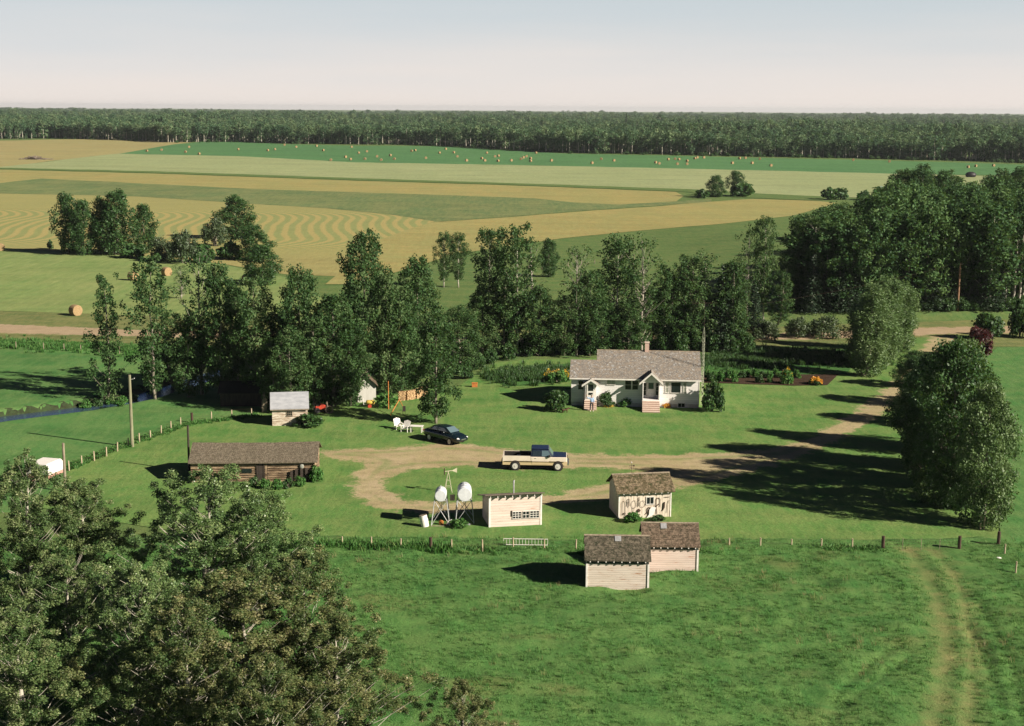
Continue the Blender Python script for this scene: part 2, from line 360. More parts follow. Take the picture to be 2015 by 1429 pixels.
# ------------------------------------------------------------------ ground
def grid_mesh(name, xs_of_row, ys, mat, zoff=0.0):
    nx = xs_of_row.shape[1]; Y = np.repeat(ys[:, None], nx, 1); X = xs_of_row
    Z = terr(X.ravel(), Y.ravel()).reshape(X.shape) + zoff
    V = np.stack([X, Y, Z], -1).reshape(-1, 3)
    i = np.arange(len(ys)-1)[:, None]*nx + np.arange(nx-1)[None, :]
    F = np.stack([i, i+1, i+nx+1, i+nx], -1).reshape(-1, 4)
    return np_mesh(name, V, F, mat, smooth=True)
ys = [-220.0, -120, -60, -20, 10, 30]
y = 40.0
while y < 225: ys.append(y); y += 0.55
while y < 14000: ys.append(y); y *= 1.016
ys = np.array(ys); hw = np.maximum(130, 0.80*ys); u = np.linspace(-1, 1, 520)
tag(obj('ground', grid_mesh('ground', hw[:, None]*u[None, :], ys, m_rough)), kind='structure')

def jitter(poly, amt, step=8.0, seed=0):
    """photo-space outline made a little uneven"""
    rng = random.Random(seed); out = []
    n = len(poly)
    for i in range(n):
        a, b = poly[i], poly[(i+1) % n]; d = math.dist(a, b); k = max(1, int(d/step))
        for j in range(k):
            t = j/k; out.append((a[0]+(b[0]-a[0])*t, a[1]+(b[1]-a[1])*t + rng.uniform(-amt, amt)))
    return out
def field(name, poly, mat, lift, amt=0.25, step=25.0, cell=12.0, seed=1):
    P = [gp(*p) for p in jitter(poly, amt, step, seed)]
    pts = [(p.x, p.y) for p in P]; n = len(pts)
    A = np.array(pts); mn = A.min(0); mxx = A.max(0)
    c = max(cell, math.sqrt((mxx[0]-mn[0])*(mxx[1]-mn[1])/9000.0))
    gx, gy = np.meshgrid(np.arange(mn[0]+c/2, mxx[0], c), np.arange(mn[1]+c/2, mxx[1], c)); gx = gx.ravel(); gy = gy.ravel()
    k = inside(gx, gy, pts) & (seg_dist(gx, gy, pts, True) > c*0.3); gx = gx[k]; gy = gy[k]
    vin = [Vector(p) for p in pts] + [Vector((a, b)) for a, b in zip(gx, gy)]
    vo, _, fo, *_ = geometry.delaunay_2d_cdt(vin, [], [list(range(n))], 1, 1e-4)
    V = np.array([(v.x, v.y) for v in vo]); Z = terr(V[:, 0], V[:, 1]) + lift
    me = bpy.data.meshes.new(name); me.from_pydata([(a, b, z) for (a, b), z in zip(V, Z)], [], [tuple(f) for f in fo])
    me.materials.append(mat); me.polygons.foreach_set('use_smooth', [True]*len(me.polygons))
    bm = bmesh.new(); bm.from_mesh(me)
    bmesh.ops.recalc_face_normals(bm, faces=bm.faces)
    if sum(f.normal.z for f in bm.faces) < 0: bmesh.ops.reverse_faces(bm, faces=bm.faces)
    bm.to_mesh(me); bm.free()
    return tag(obj(name, me), kind='structure')
def soft_sheet(name, outer, holes, mat, lift, cell=0.5, margin=1.6, noisez=None):
    """a sheet on a fine grid that knows how far each point is from the margin"""
    O = [tuple(gp(*p)[:2]) for p in outer]; H = [[tuple(gp(*p)[:2]) for p in h] for h in holes]
    A = np.array(O); x0, y0 = A.min(0)-margin; x1, y1 = A.max(0)+margin
    xs = np.arange(x0, x1, cell); yy = np.arange(y0, y1, cell); X, Y = np.meshgrid(xs, yy)
    sd = np.where(inside(X, Y, O), 1, -1)*seg_dist(X, Y, O, True)
    for h in H: sd = np.minimum(sd, np.where(inside(X, Y, h), -1, 1)*seg_dist(X, Y, h, True))
    keep = sd > -margin
    nx = len(xs); i = (np.arange(len(yy)-1)[:, None]*nx + np.arange(nx-1)[None, :])
    kf = keep[:-1, :-1] & keep[1:, :-1] & keep[:-1, 1:] & keep[1:, 1:]
    F = np.stack([i, i+1, i+nx+1, i+nx], -1)[kf]
    used = np.unique(F); re = np.full(X.size, -1); re[used] = np.arange(len(used)); F = re[F]
    xf = X.ravel()[used]; yf = Y.ravel()[used]; Z = terr(xf, yf) + lift
    if noisez is not None: Z = Z + noisez(xf, yf)
    return tag(obj(name, np_mesh(name, np.stack([xf, yf, Z], 1), F, mat, smooth=True, attrs={'edge': sd.ravel()[used]})), kind='structure')

# fields beyond the road
field('tan_field', [(-400, 283), (0, 277), (150, 274), (290, 275), (345, 279), (400, 283), (330, 290), (280, 298), (230, 303), (180, 308), (100, 317), (40, 325), (0, 329), (-400, 338)], m_tan, 0.05)
field('clover_field', [(235, 303), (290, 293), (345, 284), (400, 279), (480, 280), (560, 284), (700, 287), (860, 288), (940, 292), (1010, 297), (1120, 303), (1300, 306), (1500, 311), (1700, 315), (1880, 320), (2060, 326), (2300, 330), (2300, 349), (1750, 342), (1330, 332), (1000, 325), (700, 320), (470, 308)], m_emer, 0.06)
field('oat_field', [(-300, 345), (0, 329), (40, 325), (180, 308), (235, 303), (470, 308), (700, 320), (1000, 325), (1330, 332), (1750, 342), (2000, 348), (2000, 395), (1610, 388), (1500, 383), (1360, 374), (1000, 361), (700, 352), (300, 338), (0, 331)], m_oat, 0.10)
field('hedge_strip', [(-300, 344), (0, 330.5), (300, 337.5), (700, 351), (1000, 360.5), (1360, 373), (1500, 382), (1620, 387), (1620, 396), (1480, 390), (1400, 387), (1355, 378), (1000, 364), (700, 355), (300, 341), (0, 333), (-300, 347)], m_rough, 0.12)
field('gold_strip', [(-300, 347), (0, 334), (300, 342), (700, 356), (1000, 365), (1330, 378), (1345, 386), (1330, 397), (1220, 404), (1130, 400), (1050, 391), (850, 384), (500, 373), (200, 358), (80, 352), (0, 362), (-300, 372)], m_gold, 0.04)
field('uncut_strip', [(-300, 372), (0, 361), (80, 351.5), (200, 357.5), (500, 372.5), (850, 383.5), (1050, 390.5), (1130, 399), (1220, 403), (1340, 396), (1400, 392), (1400, 397), (1300, 405), (1150, 415), (1000, 427), (860, 437), (780, 424), (640, 410), (500, 402), (270, 387), (0, 381), (-300, 382)], m_dark, 0.07)
field('hay_field', [(-300, 381), (0, 380), (270, 386.5), (500, 401), (640, 409), (780, 423), (870, 437), (800, 455), (740, 475), (705, 510), (690, 545), (560, 540), (440, 520), (300, 505), (100, 494), (0, 488), (-300, 478)], m_wind, 0.035)
field('south_hay_field', [(850, 438), (1000, 428), (1150, 416), (1300, 406), (1400, 397), (1480, 392), (1610, 396), (1650, 400), (1560, 425), (1430, 440), (1250, 455), (1100, 470), (900, 500), (700, 560), (640, 560), (690, 520), (730, 478), (800, 453)], m_gold, 0.065)
field('stubble_field', [(-400, 470), (0, 489), (100, 495), (300, 506), (440, 522), (560, 545), (640, 590), (640, 640), (290, 622), (0, 612), (-400, 606)], m_stub, 0.04)
field('roadside_verge', [(-400, 604), (0, 612), (290, 622), (640, 640), (1000, 650), (1300, 652), (1600, 640), (1800, 634), (2060, 626), (2400, 622), (2400, 690), (1960, 682), (1800, 672), (1300, 690), (900, 690), (550, 686), (290, 676), (0, 670), (-400, 662)], m_ditch, 0.02, cell=3)
soft_sheet('road', [(-300, 628), (0, 639), (285, 650), (550, 659), (800, 664), (1100, 666), (1400, 660), (1600, 654), (1800, 646), (1900, 644), (2015, 642), (2300, 640), (2300, 652), (2015, 656), (1900, 657), (1800, 661), (1600, 668), (1400, 672), (1100, 678), (800, 677), (550, 671), (285, 663), (0, 656), (-300, 647)], [], m_road, 0.05, cell=1.0, margin=2.0)
# pasture left of the yard and the mown yard
soft_sheet('creek_meadow', [(-60, 668), (0, 668), (290, 680), (430, 690), (560, 730), (560, 800), (470, 822), (375, 836), (280, 868), (215, 892), (140, 925), (105, 960), (60, 1010), (-60, 1010)], [], m_past, 0.012, cell=0.55, margin=0.3)
LAWN_POLY = [(105, 962), (140, 925), (215, 892), (280, 868), (375, 836), (470, 822), (560, 800), (690, 775), (900, 762), (940, 735), (975, 715), (1040, 708), (1160, 706), (1300, 700), (1390, 694), (1480, 688), (1660, 680), (1740, 668), (1800, 664), (1900, 672), (1925, 760), (1950, 900), (1965, 1040), (1960, 1066), (1735, 1083), (1430, 1081), (1130, 1087), (900, 1083), (560, 1073), (440, 1060), (240, 1030), (80, 1000)]
field('lawn', LAWN_POLY, m_lawn, 0.035, cell=1.2, step=20)
DRIVE = [(1838, 661), (1800, 700), (1760, 752), (1735, 775), (1690, 805), (1640, 838), (1592, 866), (1500, 886), (1400, 893), (1330, 896), (1180, 896), (1080, 891), (1000, 885), (930, 877), (880, 874), (830, 878), (760, 882), (690, 884), (630, 888), (625, 902), (700, 906), (725, 912), (705, 928), (692, 950), (698, 975), (720, 992), (770, 1006), (830, 1012), (900, 1008), (985, 1000), (1090, 992), (1200, 983), (1300, 965), (1400, 948), (1500, 922), (1590, 893), (1660, 862), (1720, 825), (1765, 790), (1800, 745), (1840, 705), (1888, 661)]
ISLAND = [(760, 968), (752, 950), (775, 932), (830, 922), (900, 919), (1000, 924), (1100, 922), (1200, 922), (1260, 926), (1235, 940), (1180, 958), (1090, 974), (985, 985), (880, 991), (800, 988)]
soft_sheet('driveway', DRIVE, [ISLAND], m_drive, 0.045, cell=0.45, margin=1.7)
field('side_pasture', [(1938, 706), (1962, 684), (2060, 682), (2400, 684), (2400, 1130), (2010, 1120), (1975, 1095), (1968, 1062), (1968, 1040), (1962, 900), (1950, 800)], m_past, 0.05, cell=1.5)
field('garden_plot', [(1385, 700), (1470, 692), (1560, 690), (1675, 688), (1690, 705), (1665, 738), (1560, 740), (1385, 740)], m_garden, 0.06, cell=1.0)
field('garden_bed', [(1382, 739), (1470, 738), (1560, 738), (1650, 738), (1628, 759), (1560, 760), (1470, 757), (1385, 754)], m_soil, 0.075, cell=0.8)
field('vegetable_patch', [(985, 757), (1005, 735), (1060, 722), (1122, 716), (1122, 752), (1060, 757), (1000, 762)], m_garden, 0.065, cell=0.8)

# creek water
def strip(name, pts, hw, z, mat):
    V = []
    for i, p in enumerate(pts):
        a = Vector(pts[max(i-1, 0)]); b = Vector(pts[min(i+1, len(pts)-1)]); d = (b-a).normalized(); n = Vector((-d.y, d.x))
        V += [(p[0]+n.x*hw, p[1]+n.y*hw, z), (p[0]-n.x*hw, p[1]-n.y*hw, z)]
    F = [(2*i, 2*i+1, 2*i+3, 2*i+2) for i in range(len(pts)-1)]
    return tag(obj(name, np_mesh(name, V, F, mat)), kind='structure')
strip('creek_water', CREEK, 1.8, -0.50, m_wat)

def creek_bank():
    pts = []
    for a, b in zip(CREEK, CREEK[1:]):
        for k in range(8): pts.append((a[0]+(b[0]-a[0])*k/8, a[1]+(b[1]-a[1])*k/8))
    V = []; offs = [-1.4, -0.7, 0, 0.7, 1.4, 2.0, 2.7]
    for i, p in enumerate(pts):
        a = Vector(pts[max(i-1, 0)]); b = Vector(pts[min(i+1, len(pts)-1)]); d = (b-a).normalized(); n = Vector((-d.y, d.x)); 
        for o_ in offs:
            q = Vector(p) + n*(o_ + (0.5*sin(i*1.7) if o_ > 1.8 else 0)); V.append((q.x, q.y, T1(q.x, q.y)+0.045))
    m = len(offs); F = [(i*m+j, i*m+j+1, (i+1)*m+j+1, (i+1)*m+j) for i in range(len(pts)-1) for j in range(m-1)]
    tag(obj('creek_bank', np_mesh('creek_bank', V, F, m_field('creek_mud', ((0.040, 0.036, 0.024), (0.045, 0.065, 0.028), (0.055, 0.10, 0.035)), 3.0), smooth=True)), kind='structure')
creek_bank()
# near pasture: long lumpy grass with a worn track
def vnoise(x, y, seed):
    xi = np.floor(x).astype(int); yi = np.floor(y).astype(int); fx = x-xi; fy = y-yi
    fx = fx*fx*(3-2*fx); fy = fy*fy*(3-2*fy)
    def h(a, b):
        n = np.sin(a*127.1 + b*311.7 + seed*74.7)*43758.5453; return n - np.floor(n)
    return (h(xi, yi)*(1-fx) + h(xi+1, yi)*fx)*(1-fy) + (h(xi, yi+1)*(1-fx) + h(xi+1, yi+1)*fx)*fy
TRK = [[flat(*p) for p in q] for q in ([(1785, 1085), (1815, 1125), (1842, 1180), (1856, 1240), (1862, 1300), (1850, 1370), (1835, 1440), (1820, 1520)],
    [(1830, 1085), (1872, 1130), (1895, 1185), (1908, 1250), (1912, 1320), (1905, 1400), (1900, 1520)])]
RUT = [[flat(*p) for p in q] for q in ([(1925, 1190), (1965, 1260), (1995, 1330), (2010, 1420)], [(1900, 1230), (1935, 1290), (1960, 1360), (1975, 1450)], [(1755, 1280), (1690, 1330), (1655, 1370), (1620, 1430)], [(1790, 1295), (1730, 1340), (1660, 1395), (1640, 1430)])]
def worn(X, Y):
    w = np.full(X.shape, -3.0)
    for q, s in zip(TRK, (0.55, 0.30)): w = np.maximum(w, s - seg_dist(X, Y, q))
    return w
def lump(X, Y):
    u_ = X*0.94 - Y*0.34; v_ = X*0.34 + Y*0.94
    a = vnoise(u_*0.26 + 0.8*vnoise(X*.2, Y*.2, 9), v_*0.62, 1); b = vnoise(u_*0.62, v_*1.35, 2); c = vnoise(u_*1.7, v_*3.2, 3); e2 = vnoise(u_*3.0, v_*7.0, 4)
    h = 0.30*a**1.5 + 0.20*b**1.7 + 0.07*c + 0.025*e2
    k = np.clip((worn(X, Y) + 1.2)/1.6, 0, 1)
    h = h*(1 - 0.75*k)
    for gx_, gy_ in ((7.0, 92.5), (10.6, 96.0)): h = h*(1 - 0.85*np.exp(-((X-gx_)/2.9)**4 - ((Y-gy_)/2.6)**4))
    for q in RUT: h = h - 0.10*np.exp(-(seg_dist(X, Y, q)/0.35)**2)
    return h
def pasture_mat():
    m, t = newmat('long_pasture_grass'); k, c, co = ground_col(t, ((0.068, 0.195, 0.046), (0.098, 0.225, 0.055), (0.150, 0.240, 0.070)), 1.6)
    dry, _, _ = ground_col(t, ((0.21, 0.245, 0.085), (0.27, 0.275, 0.10), (0.34, 0.31, 0.13)), 2.5)
    at = N(t, 'ShaderNodeAttribute', attribute_name='edge')
    n1 = noise(t, co, 0.9, 5, 0.65, lo=0.25, hi=0.75)
    e = math_(t, 'ADD', at.outputs['Fac'], math_(t, 'MULTIPLY_ADD', n1, 1.6, -0.8))
    r = N(t, 'ShaderNodeMapRange', interpolation_type='SMOOTHSTEP'); t.links.new(e, r.inputs[0]); r.inputs[1].default_value = -0.9; r.inputs[2].default_value = 0.9
    pt = noise(t, coords(t, 'world', (0.7, 1, 1)), 0.22, 3, 0.5, lo=0.58, hi=0.70)
    k = mixc(t, math_(t, 'MULTIPLY', pt, 0.5), k, (0.17, 0.18, 0.065))
    fine = noise(t, coords(t, 'world', (1, 2.2, 1)), 7.0, 3, 0.7, lo=0.2, hi=0.8)
    bsdf(t, mixc(t, math_(t, 'MULTIPLY', r.outputs[0], math_(t, 'MULTIPLY_ADD', noise(t, co, 0.35, 4, .6, lo=.35, hi=.6), 0.60, 0.35)), k, dry), 0.9, 0.15, bump=fine, bstr=0.7, bdist=0.12); return m
def near_pasture():
    xs = np.arange(-48, 64, 0.2); yy = np.arange(44, 101.5, 0.2); X, Y = np.meshgrid(xs, yy)
    Fy = np.interp(X, [-60, -28, -17, 0, 4, 14, 26, 29, 34, 38, 70], [97.5, 98.5, 99.3, 98.8, 98.4, 99.0, 99.2, 99.2, 100.0, 97.0, 97.0])
    e = np.clip((Fy - Y)/1.2, 0, 1); Z = lump(X, Y)*e + 0.045*e - 0.05*(1-e)
    V = np.stack([X, Y, Z], -1).reshape(-1, 3); nx = len(xs)
    i = (np.arange(len(yy)-1)[:, None]*nx + np.arange(nx-1)[None, :])
    ok = (Y <= Fy + 0.2); kf = ok[:-1, :-1] & ok[1:, :-1] & ok[:-1, 1:] & ok[1:, 1:]
    F = np.stack([i, i+1, i+nx+1, i+nx], -1)[kf]
    tag(obj('pasture', np_mesh('pasture', V, F, pasture_mat(), smooth=True, attrs={'edge': worn(X, Y).ravel()})), kind='structure')
near_pasture()

# ------------------------------------------------------------------ scattering (only for stuff nobody could count)
def unlinked(name, me):
    o = bpy.data.objects.new(name, me); return o
def scatter(name, pts, rots, scls, idx, protos, mat=None):
    me = bpy.data.meshes.new(name); me.vertices.add(len(pts)); me.vertices.foreach_set('co', np.asarray(pts, np.float32).ravel())
    a = me.attributes.new('rot', 'FLOAT_VECTOR', 'POINT'); a.data.foreach_set('vector', np.asarray(rots, np.float32).ravel())
    a = me.attributes.new('scl', 'FLOAT_VECTOR', 'POINT'); a.data.foreach_set('vector', np.asarray(scls, np.float32).ravel())
    a = me.attributes.new('idx', 'INT', 'POINT'); a.data.foreach_set('value', np.asarray(idx, np.int32))
    me.update(); o = obj(name, me)
    c = bpy.data.collections.new(name + '_sources')
    for p in protos: c.objects.link(p)
    g = bpy.data.node_groups.new(name, 'GeometryNodeTree')
    g.interface.new_socket('Geometry', in_out='INPUT', socket_type='NodeSocketGeometry'); g.interface.new_socket('Geometry', in_out='OUTPUT', socket_type='NodeSocketGeometry')
    gi = g.nodes.new('NodeGroupInput'); go = g.nodes.new('NodeGroupOutput'); ip = g.nodes.new('GeometryNodeInstanceOnPoints')
    ci = g.nodes.new('GeometryNodeCollectionInfo'); ci.inputs[0].default_value = c; ci.inputs[1].default_value = True; ci.inputs[2].default_value = True
    def na(n, ty):
        x = g.nodes.new('GeometryNodeInputNamedAttribute'); x.data_type = ty; x.inputs[0].default_value = n; return x.outputs[0]
    g.links.new(gi.outputs[0], ip.inputs['Points']); g.links.new(ci.outputs[0], ip.inputs['Instance']); ip.inputs['Pick Instance'].default_value = True
    g.links.new(na('idx', 'INT'), ip.inputs['Instance Index']); g.links.new(na('scl', 'FLOAT_VECTOR'), ip.inputs['Scale'])
    er = g.nodes.new('FunctionNodeEulerToRotation'); g.links.new(na('rot', 'FLOAT_VECTOR'), er.inputs[0]); g.links.new(er.outputs[0], ip.inputs['Rotation'])
    g.links.new(ip.outputs[0], go.inputs[0])
    md = o.modifiers.new('scatter', 'NODES'); md.node_group = g
    tag(o, kind='stuff'); return o
def tuft_mesh(seed, n=14, h=0.4, w=0.03, spread=0.22, lean=0.35, mat=lf_grass):
    r = np.random.RandomState(seed); V = []; F = []; Tn = []
    for i in range(n):
        a = r.rand()*2*pi; d = r.rand()*spread; bx, by = cos(a)*d, sin(a)*d; hh = h*(0.5+0.7*r.rand())
        lx, ly = -lean*hh + cos(a)*0.3*hh, r.randn()*0.15*hh; a2 = r.rand()*pi; wx, wy = cos(a2)*w, sin(a2)*w
        b = len(V); V += [(bx-wx, by-wy, -0.05), (bx+wx, by+wy, -0.05), (bx+lx*0.4-wx*0.8, by+ly*.4-wy*.8, hh*0.6), (bx+lx*0.4+wx*0.8, by+ly*.4+wy*.8, hh*0.6), (bx+lx-wx*.2, by+ly, hh*0.9), (bx+lx+wx*.2, by+ly, hh*0.9)]
        F += [(b, b+1, b+3, b+2), (b+2, b+3, b+5, b+4)]; q = r.rand(); Tn += [q*0.8, q]
    return np_mesh('tuft', V, F, mat, Tn)
rs = np.random.RandomState(5)
def grass_cover():
    n = 34000
    Y = 52 + 46*rs.rand(n)**0.8; X = (rs.rand(n)*2-1)*(0.40*Y + 4) + 0
    keep = (worn(X, Y) < -0.25 + 0.5*rs.rand(n)) & (vnoise(X*0.55, Y*0.8, 1) + 0.3*rs.rand(n) > 0.42); X = X[keep]; Y = Y[keep]; n = len(X)
    Z = lump(X, Y) + 0.03
    s = 0.45 + 0.6*rs.rand(n)
    scatter('pasture_grass', np.stack([X, Y, Z], 1), np.stack([0*X, 0*X, rs.randn(n)*0.5], 1), np.stack([s, s, s*(0.6+0.5*rs.rand(n))], 1), rs.randint(0, 4, n), [unlinked('grass_tuft', tuft_mesh(s_, 11, 0.24, 0.012)) for s_ in range(4)])
grass_cover()
def seed_heads():
    n = 1500; Y = 54 + 44*rs.rand(n)**0.8; X = (rs.rand(n)*2-1)*(0.40*Y + 4); keep = vnoise(X*0.16+3, Y*0.30, 12) + 0.25*rs.rand(n) > 0.78; X = X[keep]; Y = Y[keep]; n = len(X); s = 0.6 + 0.6*rs.rand(n)
    scatter('dry_grass_heads', np.stack([X, Y, lump(X, Y)+0.04], 1), np.stack([0*X, 0*X, rs.randn(n)*0.5], 1), np.stack([s, s, s], 1), rs.randint(0, 2, n), [unlinked('dry_tuft', tuft_mesh(60+s_, 9, 0.42, 0.010, 0.25, 0.3, lf_dry)) for s_ in range(2)])
seed_heads()
def along(px_pts, n, jit):
    P = [gp(*p) for p in px_pts]; ls = [(P[i+1]-P[i]).length for i in range(len(P)-1)]; tot = sum(ls); out = []
    for _ in range(n):
        d = rs.rand()*tot
        for i, l in enumerate(ls):
            if d <= l or i == len(ls)-1: p = P[i].lerp(P[i+1], min(1, d/l)); break
            d -= l
        x, y = p.x + rs.randn()*jit, p.y + rs.randn()*jit; out.append((x, y, T1(x, y)+0.03))
    return out
def weed_strip(name, px_pts, n, jit, h, mat=lf_grass, label=None):
    P = along(px_pts, n, jit); s = 0.6+0.7*rs.rand(n)
    scatter(name, P, np.stack([0*s, 0*s, rs.rand(n)*6.28], 1), np.stack([s, s, s*h], 1), rs.randint(0, 3, n), [unlinked('weed_tuft', tuft_mesh(20+k, 16, 0.6, 0.035, 0.3, 0.05, mat)) for k in range(3)])
weed_strip('fence_weeds', [(560, 1080), (680, 1080), (770, 1082), (880, 1087)], 500, 0.35, 0.95)
weed_strip('fence_grass', [(880, 1087), (1130, 1090), (1330, 1088), (1600, 1085), (1740, 1086)], 700, 0.35, 0.55)
#weed_strip('creekside_weeds', [(0, 790), (155, 785), (260, 768)], 260, 1.6, 1.3, lf_grass)
weed_strip('roadside_reeds', [(-20, 676), (290, 690), (420, 700)], 900, 2.0, 0.7, lf_grass)
weed_strip('garden_crops', [(1390, 716), (1520, 708), (1670, 706)], 1500, 2.6, 1.0, lf_bush)
weed_strip('patch_crops', [(1000, 745), (1060, 738), (1115, 735)], 900, 2.0, 1.0, lf_bush)
weed_strip('left_fence_weeds', [(130, 925), (215, 888), (280, 866), (375, 834), (500, 820)], 500, 0.3, 0.4)

# ------------------------------------------------------------------ trees
def leaf_cloud(rng, centers, radii, per, leaf, axis_xy=None, flat_=0.8, up=0.35, ctint=None):
    """many leaf-sized faces gathered in clumps; returns verts, quads, tints"""
    centers = np.asarray(centers, float); radii = np.asarray(radii, float); k = len(centers)
    per = np.broadcast_to(np.asarray(per), (k,)).astype(int)
    ci = np.repeat(np.arange(k), per); n = len(ci)
    g = rng.randn(n, 3); g = g/np.linalg.norm(g, axis=1, keepdims=True)*(rng.rand(n, 1)**0.45)
    off = g*radii[ci, None]*np.array([1, 1, flat_]); C = centers[ci] + off
    nrm = rng.randn(n, 3)*0.75 + g*0.8 + np.array([0, 0, up]); nrm /= np.linalg.norm(nrm, axis=1, keepdims=True)
    a = np.cross(nrm, rng.randn(n, 3)); a /= np.linalg.norm(a, axis=1, keepdims=True); b = np.cross(nrm, a)
    s = leaf*(0.55 + 0.8*rng.rand(n, 1))
    V = np.stack([C - a*s*0.5, C - b*s*0.33, C + a*s*0.5, C + b*s*0.33], 1).reshape(-1, 3)
    F = np.arange(4*n).reshape(n, 4)
    ct = rng.rand(k)[ci] if ctint is None else np.asarray(ctint)[ci]
    return V, F, np.clip(0.55*ct + 0.45*rng.rand(n)**1.3, 0, 1)
def grow(seed, h, Rad, prof, n, c0=0.12, per=60, leaf=0.30, cr=0.7, tr=0.2, rag=0.45, wander=0.25, leafm=None, barkm=None, limbs=0.5, thin=0.05, fl=1.05, rise=0.75, inner=0.30):
    """a trunk, rising limbs, and leaf clumps spread through a ragged crown"""
    rng = np.random.RandomState(seed); rd = random.Random(seed)
    K = 9; wx = np.cumsum(rng.randn(K)*wander*h/60); wy = np.cumsum(rng.randn(K)*wander*h/60); wx[0] = wy[0] = 0
    def tp(t):
        t = max(0.0, min(1.0, t)); q = t*(K-1); i = min(K-2, int(q)); f = q-i
        return Vector((wx[i]*(1-f)+wx[i+1]*f, wy[i]*(1-f)+wy[i+1]*f, t*h*0.97))
    mb = MB(); mb.tube([tp(i/10) - Vector((0, 0, 0.3 if i == 0 else 0)) for i in range(11)], [tr*(1-0.93*(i/10)**0.9)+0.01 for i in range(11)], 7)
    C = []; Rr = []; ph = [rd.random()*6.28 for _ in range(6)]
    for i in range(n):
        t = (i+rd.random())/n; az = i*2.39996 + rd.uniform(-0.5, 0.5)
        lobe = 1 + rag*(0.5*sin(2*az+7*t+ph[0]) + 0.35*sin(3*az-11*t+ph[1]) + 0.4*sin(19*t+az+ph[2]))
        rr = Rad*prof(t)*max(0.15, lobe)*(inner + (1-inner)*rd.random()**0.55)
        z = c0 + (1-c0)*t; b = tp(z); q = Vector((b.x + cos(az)*rr, b.y + sin(az)*rr, z*h + rd.gauss(0, 0.25)))
        r = cr*rd.uniform(0.6, 1.2)*(0.65 + 0.45*min(1, prof(t)))
        C.append(q); Rr.append(r)
        if rd.random() < limbs:
            st = tp(z - rise*rr/h - 0.02); mid = st.lerp(q, 0.5) + Vector((0, 0, -0.10*rr)); r0 = max(0.018, thin*(1.2-z))
            mb.tube([st, mid, q], [r0, r0*0.6, 0.01], 4, cap=False)
    for k in range(3): C.append(tp(1.0) + Vector((rd.gauss(0, .15), rd.gauss(0, .15), -0.45*k))); Rr.append(cr*(0.45+0.12*k))
    V, F, Tn = leaf_cloud(rng, C, Rr, [max(8, int(per*(r/cr)**2)) for r in Rr], leaf, flat_=fl)
    o = mb.build('trunk', barkm, None, smooth=True); me_t = o.data; bpy.data.objects.remove(o)
    return dict(trunk=me_t, crown=np_mesh('crown', V, F, leafm, Tn), h=V[:, 2].max()-0.1, w=(np.percentile(V[:, 0], 98) - np.percentile(V[:, 0], 2)))
oval = lambda t: sin(pi*min(1, 0.14+0.80*t))**0.7
colu = lambda t: 0.62 + 0.38*sin(pi*min(1, 0.1+0.85*t)) - 0.5*max(0, t-0.75)*1.6
topp = lambda t: 0.28 + 0.85*sin(pi*min(1, 0.05+t*0.86))*(0.45+0.55*t)
tuft = lambda t: 0.12 + 0.95*max(0, sin(pi*min(1, max(0, t*1.25-0.3))))
PR = {}
PR['poplar'] = [grow(100+i, 14, 2.5, oval if i % 2 else colu, 130, 0.08, 92, 0.30, 0.72, 0.2, 0.5, leafm=lf_pop, barkm=bk_pop, limbs=0.35) for i in range(6)]
PR['broad'] = [grow(150+i, 15, 3.4, oval, 190, 0.07, 90, 0.31, 0.80, 0.26, 0.5, leafm=lf_pop, barkm=bk_pop, limbs=0.35) for i in range(4)]
PR['slender'] = [grow(120+i, 14, 1.7, colu, 84, 0.07, 76, 0.27, 0.60, 0.17, 0.8, wander=0.5, leafm=lf_pop, barkm=bk_pop, limbs=0.4) for i in range(4)]
PR['toppy'] = [grow(140+i, 15, 2.6, topp, 110, 0.16, 84, 0.29, 0.74, 0.17, 0.5, leafm=lf_pop, barkm=bk_asp, limbs=0.35) for i in range(3)]
PR['wood'] = [grow(200+i, 14, 2.6, oval if i % 2 else topp, 86, 0.16, 78, 0.36, 0.88, 0.15, 0.5, leafm=lf_wood, barkm=bk_asp, limbs=0.15) for i in range(6)]
PR['field'] = [grow(230+i, 12, 3.0, oval, 120, 0.03, 80, 0.38, 0.95, 0.2, 0.35, leafm=lf_bush, barkm=bk_pop, limbs=0.1) for i in range(3)]
PR['sparse'] = [grow(260+i, 14, 2.3, topp, 84, 0.12, 36, 0.26, 0.60, 0.18, 0.7, leafm=lf_pop, barkm=bk_dead, limbs=0.9, thin=0.095) for i in range(2)]
PR['dead'] = [grow(270+i, 13, 1.3, topp, 26, 0.35, 3, 0.16, 0.4, 0.15, leafm=lf_wil, barkm=bk_dead, limbs=1, thin=0.06) for i in range(2)]
PR['upright'] = [grow(300+i, 11, 1.35, lambda t: 0.45+0.6*sin(pi*min(1, 0.12+0.78*t))-0.3*max(0, t-.8), 190, 0.04, 95, 0.19, 0.42, 0.14, 0.35, leafm=lf_up, barkm=bk_pop, limbs=0.2, fl=2.6, rise=2.5) for i in range(3)]
PR['hedgerow'] = [grow(320+i, 12, 3.2, oval, 260, 0.02, 120, 0.24, 0.74, 0.2, 0.4, leafm=(lf_pop, lf_bush, lf_up)[i % 3], barkm=bk_pop, limbs=0.3) for i in range(4)]
